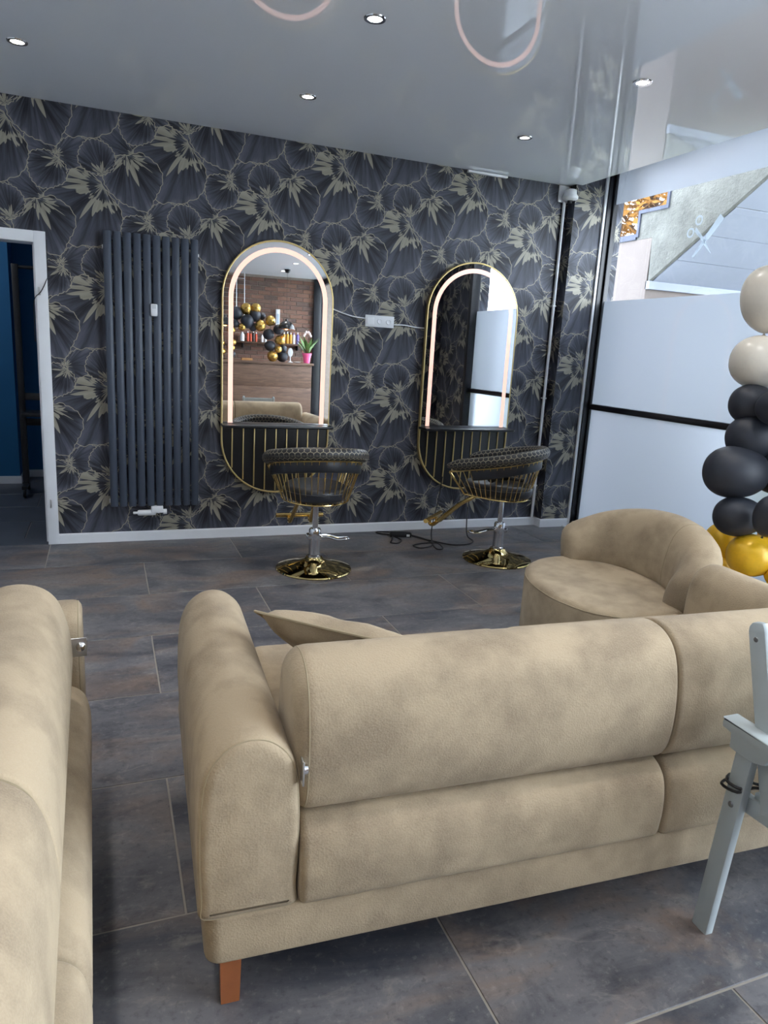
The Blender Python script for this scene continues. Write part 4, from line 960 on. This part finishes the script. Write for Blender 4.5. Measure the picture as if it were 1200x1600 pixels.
obj('top_rail', bar(G(xa-0.015, 1.137, 0.795), G(xb+0.015, 1.137, 0.795), 0.02, 0.05, 0.004), 'grey_paint', gc, angle=30)
for z, y in ((0.70, 1.11), (0.62, 1.087), (0.54, 1.064)): obj('back_slat', bar(G(xa-0.01, y, z), G(xb+0.01, y, z), 0.014, 0.04, 0.003), 'grey_paint', gc, angle=30)
for i in range(6): obj('seat_slat', xf(rbox(xa-0.012, xb+0.012, 0.69+0.068*i, 0.69+0.068*i+0.052, 0.412, 0.428, 0.003), t=(-1.63, -0.90, 0)), 'grey_paint', gc)
obj('stretcher', bar(G(XLG, 0.715, 0.2), G(XRG, 0.715, 0.2), 0.018, 0.03, 0.003), 'grey_paint', gc, angle=30)
sc_ = thing('seat_cushion', 'dark grey seat cushion tied to the folding chair', 'cushion', (1.63, 0.88, 0.43))
obj('cover', rbox(-0.197, 0.197, -0.19, 0.187, 0.0, 0.055, 0.024, 0.04, 4, 4), 'cushion_grey', sc_)
for s in (-1, 1):
    obj('tie_cord', tube(smooth_poly([(s*0.17, 0.165, 0.02), (s*0.195, 0.20, 0.012), (s*0.234, 0.212, 0.0), (s*0.238, 0.255, -0.004), (s*0.205, 0.262, 0.0), (s*0.196, 0.235, 0.004), (s*0.232, 0.207, 0.012), (s*0.24, 0.24, 0.014), (s*0.20, 0.262, 0.012), (s*0.185, 0.21, 0.016), (s*0.165, 0.165, 0.028)], 4, False), 0.0038, 6), 'black_cable', sc_)

# ------------------------------------------------------------------ balloon column by the window
bprof = [(0.0, -1.0), (0.10, -0.985), (0.28, -0.93), (0.52, -0.80), (0.74, -0.60), (0.90, -0.34), (0.985, -0.05), (1.0, 0.16), (0.96, 0.42), (0.84, 0.66), (0.64, 0.85), (0.40, 0.955), (0.18, 0.994), (0.0, 1.0)]
bprof = [(max(0, r), z) for r, z in smooth_poly(bprof, 3, False)]; bprof[0] = (0, -1.0); bprof[-1] = (0, 1.0)
bgeo = lathe(bprof, 32); kgeo = lathe([(0.0, 0.0), (0.03, -0.01), (0.05, -0.05), (0.075, -0.11), (0.06, -0.125), (0.0, -0.10)], 10)
BM = {}
def balloon(mt, p, r, el, d, label, group, knot=True):
    """el = stretch, d = axis direction"""
    if mt not in BM:
        b = obj('balloon', bgeo, mt); k_ = obj('knot', kgeo, mt, b, (0, 0, -0.99)); BM[mt] = (b.data, k_.data); 
    else:
        b = link('balloon', BM[mt][0])
        if knot: k_ = link('knot', BM[mt][1], b, (0, 0, -0.99))
    b.location = p; b.scale = (r, r, r*el)
    b.rotation_mode = 'QUATERNION'; b.rotation_quaternion = Vector(d).to_track_quat('Z', 'Y')
    return tag(b, label, 'balloon', group)
BALLOONS()
# ------------------------------------------------------------------ rolling rack in the back room
rk = thing('rolling_rack', 'black metal rolling rack in the dark room behind the doorway', 'rack', (-0.62, 6.9, 0))
for x in (-0.05, 0.42):
    obj('post', bar((x, 0, 0.09), (x, 0, 1.95), 0.05, 0.05, 0.004, (0, 1, 0)), 'black_matte', rk)
    for y in (-0.18, 0.18): obj('wheel', xf(lathe([(0.0, -0.012), (0.036, -0.012), (0.042, 0.0), (0.036, 0.012), (0.0, 0.012)], 16), t=(x, y, 0.042), ry=pi/2), 'black_cable', rk)
    obj('foot', bar((x, -0.2, 0.09), (x, 0.2, 0.09), 0.04, 0.03, 0.004), 'black_matte', rk)
for z in (0.64, 0.86): obj('crossbar', bar((-0.05, 0, z), (0.42, 0, z), 0.03, 0.06, 0.004), 'black_matte', rk)
obj('shelf_tray', rbox(-0.05, 0.42, -0.16, 0.16, 0.70, 0.73, 0.004), 'black_matte', rk)
obj('hanging_rail', tube([(-0.05, 0, 1.93), (0.42, 0, 1.93)], 0.014, 8), 'black_matte', rk)
# ------------------------------------------------------------------ reception behind the camera (seen in the mirror)
YC = -1.95
ct = thing('reception_counter', 'dark wood reception counter in front of the brick wall', 'counter', (2.0, YC, 0))
for a, b in ((0.0, 0.42), (0.425, 0.845), (0.85, 1.225)):
    obj('front_plank', rbox(-1.3, 1.0, -0.03, 0.0, a, b, 0.004), 'counter_wood', ct)
obj('top', rbox(-1.33, 1.03, -0.34, 0.03, 1.228, 1.268, 0.006), 'counter_wood', ct)
obj('side', rbox(0.97, 1.0, -0.32, -0.031, 0.0, 1.226, 0.003), 'counter_wood', ct); obj('side', rbox(-1.3, -1.27, -0.32, -0.031, 0.0, 1.226, 0.003), 'counter_wood', ct)
CT = 1.268
GAR = [('b', 1.74, 2.026, .101), ('b', 1.915, 1.902, .106), ('b', 2.044, 2.008, .095), ('b', 2.171, 2.007, .055), ('b', 1.717, 1.86, .066), ('b', 2.017, 1.82, .07), ('b', 2.278, 1.718, .092), ('b', 2.299, 1.53, .088), ('b', 2.434, 1.807, .084), ('b', 2.523, 1.492, .066), ('b', 2.516, 1.362, .092), ('b', 1.671, 1.357, .053),
       ('g', 1.893, 2.108, .092), ('g', 2.053, 2.125, .084), ('g', 2.127, 1.847, .092), ('g', 2.292, 1.94, .084), ('g', 1.827, 1.808, .062), ('g', 2.464, 1.633, .084), ('g', 2.43, 1.477, .059), ('g', 2.333, 1.361, .088), ('g', 1.649, 1.758, .066), ('g', 1.676, 1.554, .053), ('g', 1.644, 1.46, .062), ('g', 1.492, 1.534, .044), ('g', 1.492, 1.397, .062)]
rn = random.Random(11)
ORD = ['highest', 'second highest', 'third highest', 'fourth highest', 'fifth highest', 'sixth highest', 'seventh highest', 'eighth highest', 'ninth highest', 'tenth highest', 'third lowest', 'second lowest', 'lowest']
rank = {}
for c in 'bg':
    zs = sorted([g for g in GAR if g[0] == c], key=lambda g: -g[2])
    for k, g in enumerate(zs): rank[g] = ORD[k] if k < len(zs)-3 else ORD[13-(len(zs)-k)]
for i, (c, x, z, r) in enumerate(GAR):
    balloon('balloon_black' if c == 'b' else 'balloon_bronze', (x, -2.1+rn.uniform(-0.04, 0.04)-(0.05 if c == 'b' else 0), z), r, 1.08, (x-2.05, 0.25+rn.uniform(-.2, .2), z-1.6), rank[GAR[i]]+(' black' if c == 'b' else ' shiny gold')+' balloon of the counter garland seen in the left mirror', 'balloon garland on the counter')
def pendant(x, lb, y=YC):
    t_ = thing('pendant_lamp', lb, 'lamp', (x, y, CZ), 0, 'pendant lamps over the counter')
    obj('ceiling_cup', lathe([(0.0, 0.0), (0.05, 0.0), (0.048, -0.03), (0.03, -0.055), (0.0, -0.06)], 18), 'black_matte', t_)
    obj('cord', tube([(0, 0, -0.05), (0, 0, -0.83)], 0.003, 6), 'black_cable', t_)
    s_ = obj('shade', lathe([(0.02, -0.80), (0.022, -0.83), (0.06, -0.842), (0.10, -0.87), (0.13, -0.91), (0.142, -0.965), (0.139, -0.965), (0.127, -0.912), (0.097, -0.874), (0.058, -0.847), (0.0, -0.838)], 28), 'black_satin', t_)
    obj('shade_lining', lathe([(0.0, -0.842), (0.055, -0.85), (0.094, -0.877), (0.123, -0.915), (0.136, -0.963)], 28), 'copper_inside', s_)
    obj('bulb', lathe([(0.012, -0.86), (0.018, -0.89), (0.034, -0.92), (0.036, -0.945), (0.024, -0.97), (0.0, -0.98)], 16), 'bulb_glow', t_)
    return t_
pendant(2.545, 'black dome pendant lamp with orange inside, right one in the mirror'); pendant(1.53, 'black dome pendant lamp with orange inside, cut by the mirror edge')
ht = thing('hanging_frame', 'thin black rods hanging from the ceiling before the bricks', 'frame', (1.9, YF+0.14, CZ))
for x in (-0.07, 0.07): obj('rod', tube([(x, 0, 0), (x, 0, -0.75)], 0.006, 6), 'zinc', ht)
obj('crossbar', tube([(-0.07, 0, -0.1), (0.07, 0, -0.1)], 0.006, 6), 'zinc', ht)
sh = thing('wall_shelf', 'dark wooden shelf on the brick wall behind the garland', 'shelf', (2.45, YF+0.014, 1.565))
obj('board', rbox(-0.62, 0.62, 0.0, 0.2, 0.0, 0.035, 0.003), 'shelf_wood', sh)
for x in (-0.5, 0.5): obj('bracket', rbox(x-0.01, x+0.01, 0.0, 0.16, -0.08, 0.0, 0.003), 'black_matte', sh)
def bottle(x, h, r, mt, cap, lb):
    t_ = thing('bottle', lb, 'bottle', (x, YF+0.12, 1.60), 0, 'bottles on the wall shelf')
    obj('body', lathe([(0.0, 0.0), (r, 0.0), (r, h*0.72), (r*0.8, h*0.80), (r*0.42, h*0.84), (r*0.42, h*0.86), (0, h*0.86)], 14), mt, t_)
    obj('cap', lathe([(r*0.46, h*0.85), (r*0.46, h*0.98), (r*0.38, h), (0, h)], 12), cap, t_)
BT = [(1.94, .16, .038, 'label_white', 'label_white', 'wide white tub'), (2.04, .18, .02, 'label_orange', 'label_white', 'first orange bottle beside the tub'), (2.09, .17, .02, 'label_orange', 'black_matte', 'orange bottle with black cap'), (2.14, .19, .02, 'bottle_dark', 'label_white', 'dark bottle'), (2.19, .17, .02, 'label_orange', 'label_white', 'orange bottle after the dark one'), (2.30, .13, .022, 'label_white', 'label_white', 'short all white bottle'), (2.36, .15, .022, 'label_white', 'zinc', 'white bottle with metal cap'),
      (2.70, .20, .024, 'label_amber', 'label_white', 'left amber bottle'), (2.76, .21, .024, 'label_amber', 'label_white', 'middle amber bottle'), (2.82, .20, .024, 'label_amber', 'label_white', 'right amber bottle'), (2.88, .20, .024, 'label_white', 'label_violet', 'white bottle with violet cap'), (2.95, .21, .026, 'label_violet', 'label_white', 'violet bottle')]
for x, h, r, mt, cap, lb in BT: bottle(x, h, r, mt, cap, lb+' on the shelf behind the garland, seen in the mirror')
tb = thing('tall_box', 'tall white box mounted on the brick wall above the shelf', 'box', (2.585, YF+0.014, 1.92))
obj('case', rbox(-0.035, 0.035, 0.0, 0.06, 0.0, 0.28, 0.004), 'label_white', tb); obj('panel', rbox(-0.022, 0.022, 0.06, 0.063, 0.03, 0.2, 0.001), 'sticker_grey', tb)
fg = thing('table_mirror', 'white oval stand mirror on the counter beside the balloons', 'mirror', (2.66, -2.15, CT))
obj('stand', lathe([(0.0, 0.0), (0.045, 0.0), (0.045, 0.008), (0.01, 0.02), (0.008, 0.10), (0.0, 0.10)], 16), 'label_white', fg)
obj('oval', xf(loft([(0.045*cos(2*pi*i/24), 0.17+0.075*sin(2*pi*i/24)) for i in range(24)], rsecs(-0.01, 0.01, 0.004, 2), lambda a, b, t: (a, t, b))), 'label_white', fg)
pt = thing('flower_pot', 'pink flared flower pot with a leafy plant on the counter end', 'potted plant', (2.945, -2.12, CT))
obj('pot', lathe([(0.0, 0.0), (0.05, 0.0), (0.055, 0.03), (0.066, 0.10), (0.085, 0.165), (0.088, 0.17), (0.078, 0.165), (0.06, 0.14), (0.0, 0.135)], 22), 'pink_pot', pt)
lv = None
for i in range(20):
    a = i*2.4; tilt = 0.12+0.45*((i*7) % 10)/10
    if lv is None:
        v, f = [], []
        for k in range(7):
            u = k/6; w = 0.024*sin(pi*min(1, u*0.92+0.08))**0.8
            y = 0.10*u*u
            v += [(-w, y-0.004, 0.30*u), (0, y, 0.30*u+0.002), (w, y-0.004, 0.30*u)]
        for k in range(6): f += [(k*3, k*3+1, k*3+4, k*3+3), (k*3+1, k*3+2, k*3+5, k*3+4)]
        o = obj('leaf', (v, f), 'plant_leaf', pt, (0.02*cos(a), 0.02*sin(a), 0.13)); lv = o.data
    else: o = link('leaf', lv, pt, (0.02*cos(a), 0.02*sin(a), 0.13))
    o.rotation_euler = (-tilt, 0, a); s = 0.8+0.5*((i*3) % 7)/7; o.scale = (1.1, s, s)
for i in range(6):
    a = i*1.05; obj('blossom', xf(lathe([(0.0, -0.02), (0.016, -0.012), (0.02, 0.008), (0.012, 0.026), (0.0, 0.03)], 10), t=(0.06*cos(a), 0.06*sin(a), 0.46+0.03*(i % 3))), 'petal', pt)
ds = thing('saucer', 'small white dish on the counter next to the flower pot', 'dish', (2.77, -2.08, CT))
obj('dish', lathe([(0.0, 0.0), (0.04, 0.0), (0.062, 0.014), (0.06, 0.016), (0.038, 0.006), (0.0, 0.006)], 22), 'label_white', ds)
bx = thing('wooden_tray', 'light wooden tray on the counter under the garland', 'tray', (1.90, -2.05, CT))
obj('base', rbox(-0.09, 0.09, -0.05, 0.05, 0.0, 0.008, 0.002), 'wood_light', bx)
for a in ((-0.09, 0.09, -0.05, -0.042), (-0.09, 0.09, 0.042, 0.05), (-0.09, -0.082, -0.041, 0.041), (0.082, 0.09, -0.041, 0.041)): obj('rim', rbox(*a, 0.008, 0.04, 0.002), 'wood_light', bx)
